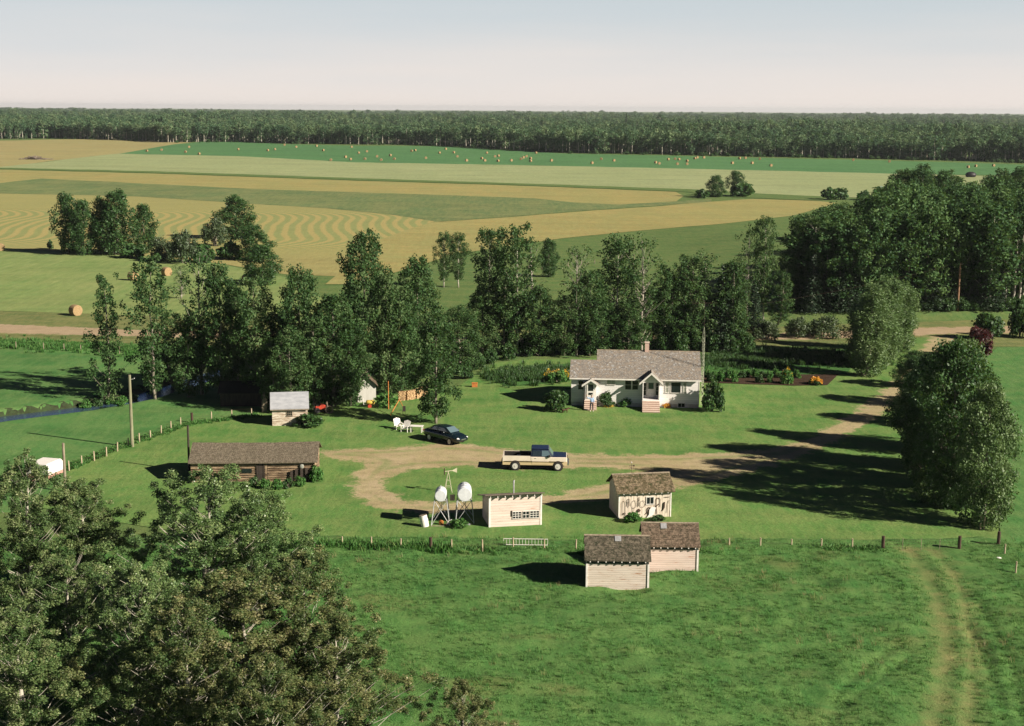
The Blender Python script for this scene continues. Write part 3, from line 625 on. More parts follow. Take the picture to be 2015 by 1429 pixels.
def spruce(seed):
    rng = np.random.RandomState(seed); C = []; Rr = []; mb = MB(); mb.tube([(0, 0, -0.3), (0, 0, 6), (0, 0, 11.6)], [0.18, 0.1, 0.02], 7)
    for lv in range(24):
        t = lv/23; z = 0.7 + t*10.6; L_ = 2.2*(1-t)**0.9 + 0.12; n = max(4, int(11*(1-t)+4))
        for k in range(n):
            a = 2*pi*(k+rng.rand()*0.5)/n + lv; l = L_*rng.uniform(0.75, 1.12)
            for f in (0.35, 0.65, 0.95):
                C.append((cos(a)*l*f, sin(a)*l*f, z - 0.30*l*f + rng.randn()*0.05)); Rr.append(0.33*(0.7+0.4*(1-t)))
    V, F, Tn = leaf_cloud(rng, C, Rr, 11, 0.26, flat_=0.45, up=0.7)
    o = mb.build('trunk', bk_pop); me = o.data; bpy.data.objects.remove(o)
    return dict(trunk=me, crown=np_mesh('crown', V, F, lf_spr, Tn), h=V[:, 2].max(), w=4.0)
PR['spruce'] = [spruce(i) for i in (1, 2)]
def bush(seed, mat, leaf=0.16, n=34, per=75, hz=0.8, cr=0.33, stems=7):
    """a shrub a metre in radius and about a metre and a half high"""
    rng = np.random.RandomState(seed); C = []; Rr = []; mb = MB()
    for k in range(n):
        a = rng.rand()*2*pi; e = math.asin(rng.rand()**0.8); r = 0.74*(0.5+0.5*rng.rand()**0.5)
        C.append((cos(a)*cos(e)*r, sin(a)*cos(e)*r, 0.16 + sin(e)*r*1.6*hz)); Rr.append(cr*rng.uniform(0.6, 1.15))
    for k in range(stems):
        a = rng.rand()*2*pi; mb.tube([(0.06*cos(a), 0.06*sin(a), -0.1), (0.3*cos(a), 0.3*sin(a), 0.6), (0.5*cos(a), 0.5*sin(a), 1.15*hz)], [0.035, 0.02, 0.008], 4, cap=False)
    V, F, Tn = leaf_cloud(rng, C, Rr, per, leaf, flat_=0.9); V[:, 2] = np.maximum(V[:, 2], 0.01)
    o = mb.build('stems', bk_pop); me = o.data; bpy.data.objects.remove(o)
    return dict(trunk=me, crown=np_mesh('foliage', V, F, mat, Tn), h=V[:, 2].max(), w=2.0, bush=True)
PR['bush'] = [bush(400+i, lf_bush) for i in range(3)]
PR['willow'] = [bush(410+i, lf_wil, 0.10, 46, 90, 0.9, 0.30) for i in range(3)]
PR['farbush'] = [bush(420+i, lf_bush, 0.30, 26, 30, 0.85, 0.36) for i in range(2)]
PR['red'] = [bush(430, lf_red, 0.12, 30, 80, 1.15, 0.30)]
PR['weeds'] = [bush(440+i, lf_grass if i else lf_bush, 0.20, 30, 40, 0.75, 0.30) for i in range(3)]
PICK = {}
def plant(kind, p, h, w, name, label, cat='tree', group=None, rz=None, var=None):
    i = PICK.get(kind, 0); PICK[kind] = i+1; P = PR[kind][(i if var is None else var) % len(PR[kind])]
    rd = random.Random(hash((round(p[0], 1), round(p[1], 1))) & 0xffff)
    o = thing(name, label, cat, (p[0], p[1], T1(p[0], p[1])), rd.random()*6.28 if rz is None else rz, group)
    s = h/P['h']; sw = (w/P['w']) if w else s
    if not P.get('bush'): sw = min(max(sw, s*0.6), s*1.8)
    o.scale = (sw, sw, s)
    b = P.get('bush')
    obj('stems' if b else 'trunk', P['trunk'], o); obj('foliage' if b else 'crown', P['crown'], o)
    return o
def at(kind, px, yb, yt, wpx, name, label, cat='tree', group=None, **k):
    p = gp(px, yb); return plant(kind, p, height_for(p, yt), wpx/ppm(p), name, label, cat, group, **k)

# the line of poplars along the creek and behind the yard, each placed by its foot
G1 = 'trees between the yard and the road'
for kind, px, yb, yt, w, lab in [
    ('slender', 212, 797, 538, 74, 'slender ragged poplar standing alone by the creek, leftmost of the creek trees'),
    ('slender', 306, 786, 500, 84, 'tall narrow poplar with its foot beside the blue creek water'),
    ('slender', 342, 760, 605, 70, 'short poplar between the tall narrow poplar and the pale-limbed one'),
    ('sparse', 398, 776, 488, 96, 'thin poplar with bare grey limbs showing above the log barn'),
    ('poplar', 372, 782, 610, 76, 'low dense poplar in front of the thin grey-limbed poplar'),
    ('poplar', 436, 784, 515, 84, 'dark poplar just right of the thin grey-limbed poplar'),
    ('poplar', 500, 790, 545, 96, 'leaning dark poplar behind the log hut left of the small white hut'),
    ('broad', 470, 770, 560, 90, 'shaded poplar standing behind the dark log hut'),
    ('broad', 596, 792, 516, 122, 'bushy poplar rising right behind the small grey-roofed hut'),
    ('poplar', 556, 786, 610, 96, 'lower poplar filling the gap behind the grey-roofed hut'),
    ('broad', 655, 800, 575, 118, 'dark poplar over the red machine and the old wheel'),
    ('broad', 572, 812, 640, 96, 'low spreading poplar right behind the roof of the small hut'), ('poplar', 618, 806, 620, 90, 'low poplar over the red garden machine'), ('poplar', 536, 806, 665, 66, 'small poplar by the leaning bundle of boards'),
    ('broad', 716, 742, 450, 120, 'tallest dark poplar with a bare-topped crown left of the shed by the woodpile'),
    ('broad', 760, 778, 520, 104, 'poplar with a thick trunk rising beside the pale plank shed'),
    ('broad', 826, 745, 500, 104, 'broad dark poplar behind the woodpile'),
    ('poplar', 788, 775, 560, 90, 'poplar with a grey trunk in front of the woodpile end'),
    ('poplar', 858, 834, 610, 92, 'poplar on the lawn with a clear grey trunk beside the dark car'),
    ('broad', 905, 735, 600, 100, 'rounded poplar at the end of the woodpile, over the lawn margin'),
    ('broad', 690, 800, 640, 90, 'low poplar left of the pale plank shed'),
    ('broad', 950, 700, 565, 96, 'shorter full tree where the mown path bends behind the lawn'),
    ('toppy', 873, 566, 455, 44, 'left one of two small poplars alone on the green slope beyond the road'),
    ('toppy', 902, 566, 456, 44, 'right one of two small poplars alone on the green slope beyond the road'),
    ('toppy', 962, 690, 448, 78, 'tall poplar with a white lower trunk at the lawn bend'),
    ('toppy', 1020, 700, 436, 92, 'tallest round-topped poplar left of the house roof'),
    ('poplar', 990, 700, 540, 84, 'full dark poplar under the tall round-topped one'),
    ('dead', 1047, 690, 478, 50, 'dead pale poplar with bare branches left of the house'),
    ('field', 1080, 545, 468, 40, 'small pointed tree alone on the green slope left of the house'),
    ('poplar', 1062, 700, 560, 80, 'low dense tree beside the dead pale poplar'),
    ('sparse', 1134, 700, 478, 84, 'thin-topped poplar rising behind the left end of the house'),
    ('poplar', 1110, 700, 580, 80, 'dark understorey tree behind the sunflower patch'),
    ('toppy', 1212, 694, 458, 84, 'tall poplar behind the house ridge, left of the chimney'),
    ('sparse', 1262, 694, 456, 88, 'tall poplar with a pale bare trunk behind the brick chimney'),
    ('poplar', 1180, 698, 585, 76, 'dense low tree right behind the small house roof'),
    ('poplar', 1236, 698, 590, 80, 'dense low tree behind the chimney'),
    ('poplar', 1322, 690, 530, 66, 'dark tree between the chimney and the mast, behind the narrow one'), ('poplar', 1362, 690, 505, 80, 'dark full tree directly behind the mast'), ('poplar', 1440, 690, 508, 70, 'dark tree right of the broad spruce'), ('slender', 1338, 686, 500, 50, 'slim pointed tree left of the mast'), ('poplar', 1160, 700, 530, 70, 'dark tree behind the left end of the house roof'),
    ('slender', 1305, 690, 520, 60, 'narrow dark tree between the chimney and the mast'),
    ('sparse', 1380, 688, 492, 96, 'grey-limbed poplar standing behind the mast'),
    ('poplar', 1345, 690, 590, 80, 'low dark tree left of the mast'),
    ('spruce', 1418, 690, 520, 80, 'dark broad spruce just right of the mast'),
    ('slender', 1450, 688, 560, 56, 'small poplar at the right of the broad dark spruce'),
    ('toppy', 1502, 640, 424, 56, 'tall thin poplar with a tufted top behind the garden'),
    ('sparse', 1468, 640, 438, 46, 'thin half-bare poplar left of the tall tufted one behind the garden'),
    ('slender', 1530, 640, 530, 50, 'short ragged poplar behind the garden'),
    ('spruce', 1482, 664, 560, 56, 'small dark spruce behind the garden'),
    ('poplar', 1400, 664, 575, 74, 'shadowed tree between the mast and the garden'),
    ('poplar', 1285, 664, 560, 84, 'shadowed tree beyond the chimney')]:
    at(kind, px, yb, yt, w*0.86, 'spruce_tree' if kind == 'spruce' else ('dead_tree' if kind == 'dead' else 'poplar_tree'), lab, 'tree', G1)
# clump of field trees at the left
G2 = 'clump of field trees by the windrows'
for kind, px, yb, yt, w, lab in [
    ('field', 136, 499, 377, 52, 'leftmost dark tree of the clump by the windrows'),
    ('field', 166, 502, 390, 48, 'second tree of the left clump, a little lower than its neighbours'),
    ('field', 203, 500, 385, 46, 'tree with a forked gap in the middle of the left clump'),
    ('field', 232, 502, 371, 66, 'tallest tree of the left clump by the windrows'),
    ('field', 284, 500, 398, 42, 'smaller tree at the right edge of the left clump'),
    ('field', 465, 470, 383, 66, 'round tree standing alone above the grey willow bushes'),
    ('field', 500, 512, 440, 70, 'dark tree below the lone round tree'),
    ('field', 518, 560, 480, 76, 'tree reaching down to the lines of cut hay by the poplars')]:
    at(kind, px, yb, yt, w, 'field_tree', lab, 'tree', G2)
for kind, px, yb, yt, w, lab in [
    ('farbush', 98, 490, 470, 16, 'tiny dark bush just left of the left tree clump'),
    ('farbush', 262, 508, 478, 60, 'dark bush at the foot of the tallest tree in the left clump'),
    ('willow', 318, 512, 462, 60, 'grey willow bush right of the left tree clump'),
    ('willow', 362, 518, 450, 74, 'large grey willow bush in the middle of the bushes'),
    ('willow', 424, 484, 421, 66, 'round grey-green willow bush left of the lone round tree'),
    ('farbush', 452, 510, 470, 60, 'dark bush under the lone round tree'),
    ('farbush', 398, 516, 478, 60, 'dark bush beside the large grey willow'),
    ('farbush', 1382, 390, 370, 34, 'low bush left of the little pointed tree in the far hay field'),
    ('farbush', 1462, 387, 358, 56, 'low wide bush right of the far leaning tree'),
    ('farbush', 1630, 393, 366, 42, 'left bush of the pair at the oat field edge'),
    ('farbush', 1652, 393, 368, 38, 'right bush of the pair at the oat field edge'),
    ('farbush', 1700, 394, 372, 30, 'small round bush left of the near wood'),
    ('farbush', 1735, 394, 364, 58, 'wide dark bush against the near wood'),
    ('willow', 1622, 664, 617, 84, 'grey willow bush left of the upright poplars'),
    ('willow', 1572, 664, 622, 66, 'middle grey willow bush behind the garden'),
    ('willow', 1508, 668, 628, 72, 'left grey willow bush behind the garden'),
    ('bush', 1942, 668, 613, 74, 'round green bush by the driveway mouth'),
    ('red', 1926, 704, 638, 72, 'crimson-leaved bush by the driveway mouth'),
    ('bush', 2008, 664, 598, 62, 'dark bush cut off by the right picture edge'),
    ('bush', 1860, 598, 560, 40, 'bush under the spruces by the road'),
    ('bush', 1095, 808, 764, 60, 'clipped dark bush at the left end of the house'),
    ('bush', 1402, 810, 744, 58, 'tall dark bush at the right end of the house'),
    ('bush', 1191, 801, 768, 30, 'shrub between the two porches of the house'),
    ('weeds', 606, 840, 812, 76, 'leafy weeds growing against the small grey-roofed hut'),
    ('weeds', 622, 948, 912, 36, 'bush of weeds at the right corner of the log barn'),
    ('weeds', 1245, 1028, 1007, 44, 'weeds at the left foot of the shed hung with tools'),
    ('weeds', 1295, 1026, 1012, 40, 'reddish weeds at the right foot of the shed hung with tools'),
    ('weeds', 905, 1038, 1018, 46, 'weeds growing under the fuel tank stands'),
    ('weeds', 760, 800, 770, 60, 'tall grass and weeds beside the pale plank shed')]:
    at(kind, px, yb, yt, w, 'bush' if kind != 'weeds' else 'weed_clump', lab, 'bush' if kind != 'weeds' else 'weeds')
at('field', 1408, 388, 344, 34, 'field_tree', 'small pointed tree alone in the far hay field', 'tree')
at('field', 1448, 386, 335, 34, 'field_tree', 'small leaning tree beside the pointed one in the far hay field', 'tree')
at('sparse', 357, 588, 520, 40, 'poplar_tree', 'little grey tree between two round bales beyond the road', 'tree')
# weeds along the log barn
for k, (px, yb) in enumerate([(500, 958), (522, 962), (545, 963), (568, 961), (590, 957)]):
    at('weeds', px, yb, yb-22, 30, 'weed_clump', 'leafy weeds along the front of the log barn', 'weeds', 'weeds along the log barn')
for k, (px, yb, w) in enumerate([(940, 726, 40), (965, 716, 36), (912, 745, 44), (1000, 708, 40), (1035, 700, 44), (1075, 700, 40)]):
    at('bush', px, yb, yb-34, w, 'bush', 'low bush along the shaded margin of the mown lawn', 'bush', 'bushes along the lawn margin')
for px, yb, w in [(450, 782, 50), (600, 775, 50), (540, 760, 60), (640, 792, 44), (675, 790, 50), (340, 740, 40), (300, 742, 40)]:
    at('bush', px, yb, yb-36, w, 'bush', 'dark undergrowth bush beneath the creek poplars', 'bush', 'undergrowth beneath the poplars')
for k in range(16):
    at('bush', 975+k*33, 690 + (k % 3)*2, 648 + (k*7 % 11), 44, 'bush', 'dark undergrowth bush below the trees behind the house', 'bush', 'undergrowth behind the house')
for px, yb, w in [(168, 806, 34), (192, 803, 36), (216, 800, 34), (240, 798, 36), (262, 792, 30)]:
    at('weeds', px, yb, yb-20, w, 'weed_clump', 'tall weeds on the near bank of the creek', 'weeds', 'weeds on the creek bank')
# upright poplars beside the garden
for px, yb, yt, w, lab in [(1704, 740, 566, 62, 'nearest upright poplar beside the garden, with a bare foot'), (1690, 722, 590, 52, 'leftmost upright poplar beside the garden'),
    (1724, 724, 552, 66, 'pale upright poplar in the middle of the garden row'), (1746, 706, 540, 70, 'tallest upright poplar of the garden row'), (1770, 692, 541, 60, 'farthest upright poplar, nearest the road'),
    (1738, 716, 575, 60, 'upright poplar just in front of the tallest of the garden row'), (1716, 700, 556, 60, 'upright poplar behind the middle of the garden row')]:
    at('upright', px, yb, yt, w, 'upright_poplar', lab, 'tree', 'upright poplars beside the garden')
# the dense row along the right side of the driveway
for kind, px, yb, yt, w, lab in [('hedgerow', 1800, 762, 688, 88, 'farthest and lowest tree of the dense row along the driveway'), ('hedgerow', 1808, 798, 700, 90, 'low tree second from the far end of the dense row'),
    ('hedgerow', 1814, 836, 734, 88, 'low tree leaning out over the driveway in the dense row'), ('hedgerow', 1822, 890, 738, 104, 'tall tree on the driveway side, first of the tall ones in the dense row'),
    ('hedgerow', 1852, 886, 680, 100, 'tree in the middle of the dense driveway row'), ('hedgerow', 1832, 924, 684, 112, 'full dark tree on the driveway side of the dense row'),
    ('hedgerow', 1884, 930, 664, 108, 'tall green tree on the pasture side of the dense row'), ('hedgerow', 1846, 962, 706, 124, 'dark tree in the shadow near the close end of the dense row'),
    ('hedgerow', 1926, 962, 722, 104, 'feathery tree on the pasture side near the close end'), ('hedgerow', 1868, 996, 660, 136, 'tall dark tree beside the last tree of the dense row'), ('hedgerow', 1934, 1034, 752, 112, 'nearest tree of the dense row, its foot fenced')]:
    at(kind, px, yb, yt, w, 'hedgerow_tree', lab, 'tree', 'dense row of trees along the driveway')

# the wood at the right beyond the road
rw = random.Random(77)
def rand_wood():
    n = 0
    rows = [(604, (1585, 2060), 30), (590, (1560, 2060), 32), (572, (1600, 2060), 34), (552, (1640, 2060), 34), (530, (1690, 2060), 36), (508, (1740, 2060), 38), (486, (1800, 2080), 40), (466, (1880, 2080), 42), (448, (1760, 2080), 52), (432, (1800, 2080), 60)]
    for yb, (xa, xb), st in rows:
        px = xa + rw.uniform(0, 15)
        while px < xb:
            p = gp(px, yb + rw.uniform(-5, 5)); h = rw.uniform(13.5, 17.5)
            if yb < 470: h = rw.uniform(11, 14)
            if px < 1700: h *= 0.85
            front = yb > 598 and px > 1880
            lab = 'pale-trunked aspen at the roadside front of the right wood' if front else 'leafy aspen crowded in the wood right of the garden'
            plant('wood', p, h, rw.uniform(4.6, 6.4), 'aspen_tree', lab, 'tree', 'aspens of the near wood, ' + ('front row' if front else 'inner rows')); n += 1
            px += st*rw.uniform(0.8, 1.25)
    return n
rand_wood()
for k, (px, yb, yt, w) in enumerate([(1775, 478, 330, 70), (1812, 482, 321, 80), (1850, 478, 332, 70), (1740, 505, 360, 70), (1700, 540, 385, 74), (1960, 480, 330, 80), (2000, 480, 326, 80), (1655, 560, 395, 74)]):
    at('broad', px, yb, yt, w, 'wood_tree', 'tall leafy tree standing above the right wood', 'tree', 'tall trees of the right wood')
for px, yb, yt, w, lab in [(1560, 600, 455, 50, 'tall slim poplar at the left tip of the right wood'), (1590, 600, 418, 76, 'pale-crowned poplar at the left tip of the right wood'), (1545, 608, 500, 50, 'lower poplar left of the right wood')]:
    at('toppy', px, yb, yt, w, 'poplar_tree', lab, 'tree', G1)
for k, (px, yb, yt, w) in enumerate([(1598, 614, 500, 50), (1650, 612, 470, 56), (1676, 612, 515, 50), (1620, 610, 540, 46), (1832, 606, 500, 56), (1856, 602, 478, 60), (1908, 602, 520, 50), (1940, 606, 490, 60), (1780, 604, 520, 54), (1965, 606, 530, 44)]):
    at('spruce', px, yb, yt, w, 'spruce_tree', 'dark spruce in front of the near wood', 'tree', 'spruces in front of the near wood')
for k, (px, yb, yt) in enumerate([(1975, 606, 455), (1990, 606, 470), (2003, 606, 440), (1948, 604, 480), (1600, 606, 440)]):
    at('dead', px, yb, yt, 40, 'dead_tree', 'bare pale trunk standing before the near wood', 'tree', 'bare pale trunks')

# far forest: its front trees one by one, the rest one mass
PR['far'] = [grow(500+i, 13.5, 2.5, topp if i < 3 else oval, 22, 0.50 if i < 3 else 0.10, 26, 0.85, 1.20, 0.25, 0.4, leafm=lf_asp, barkm=bk_asp, limbs=0.0) for i in range(5)]
EDGE = [(-120, 272), (0, 274), (100, 273), (200, 275), (290, 278), (330, 281), (420, 280), (480, 280), (560, 283), (700, 285), (800, 285), (900, 289), (1010, 296), (1120, 302), (1300, 305), (1500, 309), (1700, 313), (1880, 317), (2060, 323), (2200, 326)]
rf = random.Random(9)
EP = [gp(*p) for p in EDGE]
def edge_at(d):
    for a, b in zip(EP, EP[1:]):
        l = (b-a).length
        if d <= l: return a.lerp(b, d/l)
        d -= l
    return None
d = 0.0; nf = 0
while nf < 150:
    p = edge_at(d)
    if p is None: break
    px = proj(p)[0]; q = Vector((p.x + rf.uniform(-1, 1), p.y + rf.uniform(3, 8), 0)); q.z = T1(q.x, q.y)
    if -30 < px < 2045:
        lab = 'aspen in the front row of the far forest, behind the ' + ('tan field' if px < 330 else 'clover field')
        plant('far', q, rf.uniform(11.5, 15.5), rf.uniform(5.2, 7.2), 'aspen_tree', lab, 'tree', 'front row of the far forest, behind the ' + ('tan field' if px < 330 else 'clover field')); nf += 1
    d += rf.uniform(4.6, 7.0)
def far_forest():
    ex = np.array([p.x for p in EP]); ey = np.array([p.y for p in EP]); r = np.random.RandomState(3); X = []; Y = []; S = []
    for (d0, d1, sp, sc) in [(8, 60, 5.0, 1.0), (60, 330, 7.5, 1.08), (330, 900, 13, 1.3), (900, 2400, 26, 1.9), (2400, 5200, 55, 3.0)]:
        yy = np.arange(500, 1300+d1, sp); 
        for y_ in yy:
            w_ = 0.42*y_ + 60 if d0 > 60 else 0.40*y_ + 40
            xx = np.arange(-w_, w_, sp) + r.rand()*sp; xx = xx + r.randn(len(xx))*sp*0.3; yv = y_ + r.randn(len(xx))*sp*0.3
            e = np.interp(xx, ex, ey); k = (yv - e > d0) & (yv - e <= d1)
            X.append(xx[k]); Y.append(yv[k]); S.append(np.full(k.sum(), sc))
    X = np.concatenate(X); Y = np.concatenate(Y); S = np.concatenate(S); n = len(X)
    clear = ~((vnoise(X/110, Y/38, 5) > 0.70) & (Y - np.interp(X, ex, ey) > 90)); X = X[clear]; Y = Y[clear]; S = S[clear]; n = len(X)
    hgt = 0.88*(0.70 + 0.42*r.rand(n))*(1 + 0.34*(vnoise(X/38, Y/60, 7)-0.5)*2)*(1 + 0.30*(vnoise(X/170, Y/260, 8)-0.5)*2)
    Z = terr(X, Y) - 0.2
    scatter('forest', np.stack([X, Y, Z], 1), np.stack([0*X, 0*X, r.rand(n)*6.28], 1), np.stack([S*1.1, S*1.1, hgt*np.minimum(S, 1.06)], 1), r.randint(0, 5, n),
            [unlinked('forest_tree_%d' % i, join(PR['far'][i])) for i in range(5)])
    return n
def join(P):
    me = P['crown'].copy(); bm = bmesh.new(); bm.from_mesh(me); n0 = len(bm.faces); bm.from_mesh(P['trunk']); bm.faces.ensure_lookup_table()
    for f in bm.faces[n0:]: f.material_index = 1
    bm.to_mesh(me); bm.free(); me.materials.append(P['trunk'].materials[0]); return me
print('forest', far_forest())
# underbrush where the forest meets the fields
P_ = []
for px in np.arange(-60, 2080, 6.5):
    p = gp(px + rf.uniform(-2, 2), np.interp(px, [a for a, b in EDGE], [b for a, b in EDGE]) - rf.uniform(-0.5, 2)); P_.append((p.x, p.y, T1(p.x, p.y)))
n_ = len(P_); s_ = 1.0 + 1.1*rs.rand(n_)
scatter('forest_undergrowth', P_, np.stack([0*s_, 0*s_, rs.rand(n_)*6], 1), np.stack([s_, s_, s_*0.9], 1), rs.randint(0, 2, n_), [unlinked('underbrush_%d' % i, PR['farbush'][i]['crown'].copy()) for i in range(2)])
P_ = []
for _ in range(420):
    px = rf.uniform(1560, 2060); p = gp(px, rf.uniform(585, 611)); P_.append((p.x, p.y, T1(p.x, p.y)))
n_ = len(P_); s_ = 0.7 + 1.0*rs.rand(n_)
scatter('woodland_undergrowth', P_, np.stack([0*s_, 0*s_, rs.rand(n_)*6], 1), np.stack([s_, s_, s_], 1), rs.randint(0, 2, n_), [unlinked('thicket_%d' % i, PR['bush'][i]['crown'].copy()) for i in range(2)])
p = gp(1232, 262); plant('spruce', Vector((p.x*1.0, p.y, 0)), 23, 7, 'spruce_tree', 'single spruce sticking up above the far forest skyline', 'tree')

# the near poplars at the lower left, with fine leaves
def fgtree(seed, Rad, mat, n=310, per=230, leaf=0.13, cr=0.40):
    return grow(seed, 13, Rad, oval, n, 0.10, per, leaf, cr, 0.2, 0.95, wander=0.5, leafm=mat, barkm=bk_asp, limbs=0.38, thin=0.06, fl=1.1, rise=0.9)
PR['nearA'] = [fgtree(600, 3.3, lf_fg), fgtree(601, 3.1, lf_fg)]
PR['nearB'] = [fgtree(610, 3.4, lf_fg2), fgtree(611, 3.2, lf_fg2)]
PR['nearC'] = [fgtree(620, 3.6, lf_fg3, 320)]
def near(kind, X, Y, h, w, lab, var=None): plant(kind, Vector((X, Y, 0)), h, w, 'balsam_poplar', lab, 'tree', 'near poplars at the lower left', var=var)
def near_px(kind, px, ytop, Y, w, lab, h=None, var=None):
    """its top is seen here, its foot stands Y metres away"""
    d = ray(px, ytop); t = Y/d.y; near(kind, d.x*t, Y, CAMH + d.z*t, w, lab, var)
near_px('nearA', 40, 893, 82, 7.2, 'grey-green poplar at the left edge, tallest of the near poplars')
near_px('nearA', 160, 945, 84, 6.4, 'narrow grey-green poplar in front of the leaning pole')
near_px('nearC', 385, 925, 80, 8.4, 'bright green poplar hiding the left end of the log barn')
near_px('nearC', 480, 965, 82, 7.0, 'bright green poplar right of the one hiding the barn')
near_px('nearA', 120, 1085, 70, 6.6, 'grey-green poplar low at the left, among the rusty ones')
near_px('nearC', 250, 1115, 66, 6.0, 'green poplar standing among the rusty ones at the lower left')
near_px('nearB', 600, 1085, 68, 6.6, 'rusty-leaved poplar reaching farthest over the pasture', )
near_px('nearB', 480, 1125, 66, 7.2, 'rusty-leaved poplar in the middle of the near group')
near_px('nearB', 370, 1180, 62, 6.4, 'rusty-leaved poplar with pale twigs at the bottom')
near_px('nearB', 650, 1225, 63, 6.4, 'lowest rusty-leaved poplar at the bottom edge')
near_px('nearA', 30, 1190, 62, 6.0, 'grey-green poplar in the bottom left corner')
near_px('nearB', 530, 1290, 58, 5.6, 'rusty poplar crown cut off by the bottom edge')
near_px('nearB', 905, 1345, 60, 3.4, 'small poplar top poking up at the bottom edge')

# ------------------------------------------------------------------ buildings
def siding(name, c, c2, period=0.16, line=0.35, peel=None, peel_amt=0.5, stretch=(0.35, 0.35, 3.0), vertical=False, rough=0.8):
    """painted boards: thin shadow line under each, paint worn here and there"""
    m, t = newmat(name); co = coords(t, 'object'); s = N(t, 'ShaderNodeSeparateXYZ'); t.links.new(co, s.inputs[0])
    ax = s.outputs[0] if vertical else s.outputs[2]
    q = math_(t, 'DIVIDE', ax, period); fr = math_(t, 'FRACT', q)
    ln = math_(t, 'LESS_THAN', fr, 0.16); bd = math_(t, 'FLOOR', q)
    wn = N(t, 'ShaderNodeTexWhiteNoise', noise_dimensions='1D'); t.links.new(bd, wn.inputs['W'])
    co2 = coords(t, 'object', stretch if not vertical else (3, 3, 0.35)); f = noise(t, co2, 1.6, 5, 0.65, lo=0.38, hi=0.68)
    k = mixc(t, math_(t, 'MULTIPLY', f, 0.8), c, c2)
    k = mixc(t, math_(t, 'MULTIPLY', wn.outputs[0], 0.22), k, tuple(v*0.55 for v in c2))
    if peel:
        g = noise(t, co2, 3.2, 6, 0.75, lo=0.70-peel_amt*0.4, hi=0.76-peel_amt*0.4)
        k = mixc(t, g, k, peel)
    k = mixc(t, math_(t, 'MULTIPLY', ln, line), k, tuple(v*0.25 for v in c2))
    bsdf(t, k, rough, 0.2, bump=math_(t, 'SUBTRACT', 1.0, ln), bstr=0.5, bdist=0.02); return m
def shingles(name, cs, moss=None, moss_lo=0.5, sc=1.0):
    m, t = newmat(name); co = coords(t, 'object'); b = N(t, 'ShaderNodeTexBrick'); 
    mp_ = coords(t, 'object', (1, 1, 1.35)); s = N(t, 'ShaderNodeSeparateXYZ'); t.links.new(mp_, s.inputs[0]); cb = N(t, 'ShaderNodeCombineXYZ'); t.links.new(s.outputs[0], cb.inputs[0]); t.links.new(s.outputs[2], cb.inputs[1])
    t.links.new(cb.outputs[0], b.inputs[0]); b.inputs['Scale'].default_value = 1.0; b.inputs['Brick Width'].default_value = 0.17; b.inputs['Row Height'].default_value = 0.13; b.inputs['Mortar Size'].default_value = 0.012
    b.inputs['Color1'].default_value = (*[v*0.8 for v in cs[0]], 1); b.inputs['Color2'].default_value = (*cs[1], 1); b.inputs['Mortar'].default_value = (*[v*0.35 for v in cs[0]], 1)
    f = noise(t, co, 2.4*sc, 5, 0.7, lo=0.38, hi=0.62); k = mixc(t, math_(t, 'MULTIPLY', f, 0.7), b.outputs[0], cs[2])
    g = noise(t, co, 5.5*sc, 4, 0.7, lo=0.42, hi=0.62); k = mixc(t, math_(t, 'MULTIPLY', g, 0.6), k, cs[3])
    if moss:
        h = noise(t, co, 3.6*sc, 6, 0.75, lo=moss_lo, hi=moss_lo+0.10); k = mixc(t, h, k, moss)
    bsdf(t, k, 0.92, 0.12, bump=g, bstr=0.6, bdist=0.03); return m
s_house = siding('white_house_siding', (0.82, 0.79, 0.77), (0.75, 0.72, 0.70), 0.20, 0.2)
s_found = plain('painted_concrete', (0.62, 0.58, 0.54), (0.42, 0.38, 0.34), 2.0, 0.9)
s_trim = plain('white_trim', (0.78, 0.75, 0.70), (0.66, 0.62, 0.57), 4, 0.6)
s_gran = siding('peeling_white_siding', (0.68, 0.60, 0.52), (0.57, 0.47, 0.39), 0.15, 0.45, (0.38, 0.22, 0.14), 0.35)
s_gran2 = siding('peeling_pinkish_siding', (0.70, 0.58, 0.51), (0.58, 0.45, 0.38), 0.15, 0.40, (0.45, 0.22, 0.15), 0.28)
s_shed = siding('weathered_pink_white_boards', (0.70, 0.60, 0.53), (0.58, 0.47, 0.40), 0.20, 0.25, (0.45, 0.26, 0.18), 0.30)
s_tack = siding('weathered_upright_boards', (0.68, 0.60, 0.50), (0.50, 0.43, 0.34), 0.22, 0.35, (0.30, 0.22, 0.15), 0.35, vertical=True)
s_hut = siding('flaking_hut_boards', (0.66, 0.60, 0.50), (0.50, 0.42, 0.33), 0.22, 0.5, (0.33, 0.25, 0.18), 0.56)
s_plank = siding('pale_plank_wall', (0.56, 0.55, 0.50), (0.46, 0.45, 0.40), 0.25, 0.4, vertical=True)
def logs_mat():
    m, t = newmat('old_hewn_logs'); co = coords(t, 'object', (0.35, 0.35, 3.2)); f = noise(t, co, 2.2, 6, 0.75, lo=0.42, hi=0.60)
    k = mixc(t, f, (0.075, 0.048, 0.030), (0.33, 0.24, 0.15)); g = noise(t, coords(t, 'object', (0.6, 0.6, 5)), 3.4, 5, 0.7, lo=0.60, hi=0.68)
    z = N(t, 'ShaderNodeSeparateXYZ'); t.links.new(coords(t, 'object'), z.inputs[0]); hi = N(t, 'ShaderNodeMapRange'); t.links.new(z.outputs[2], hi.inputs[0])
    for i, v in enumerate((1.15, 1.75, 0.0, 0.75)): hi.inputs[i+1].default_value = v
    k = mixc(t, math_(t, 'MULTIPLY', hi.outputs[0], noise(t, co, 4, 5, .7, lo=.3, hi=.55)), k, (0.50, 0.38, 0.24)); k = mixc(t, g, k, (0.55, 0.46, 0.34))
    bsdf(t, k, 0.9, 0.15, bump=f, bstr=0.6, bdist=0.04); return m
m_logs = logs_mat()
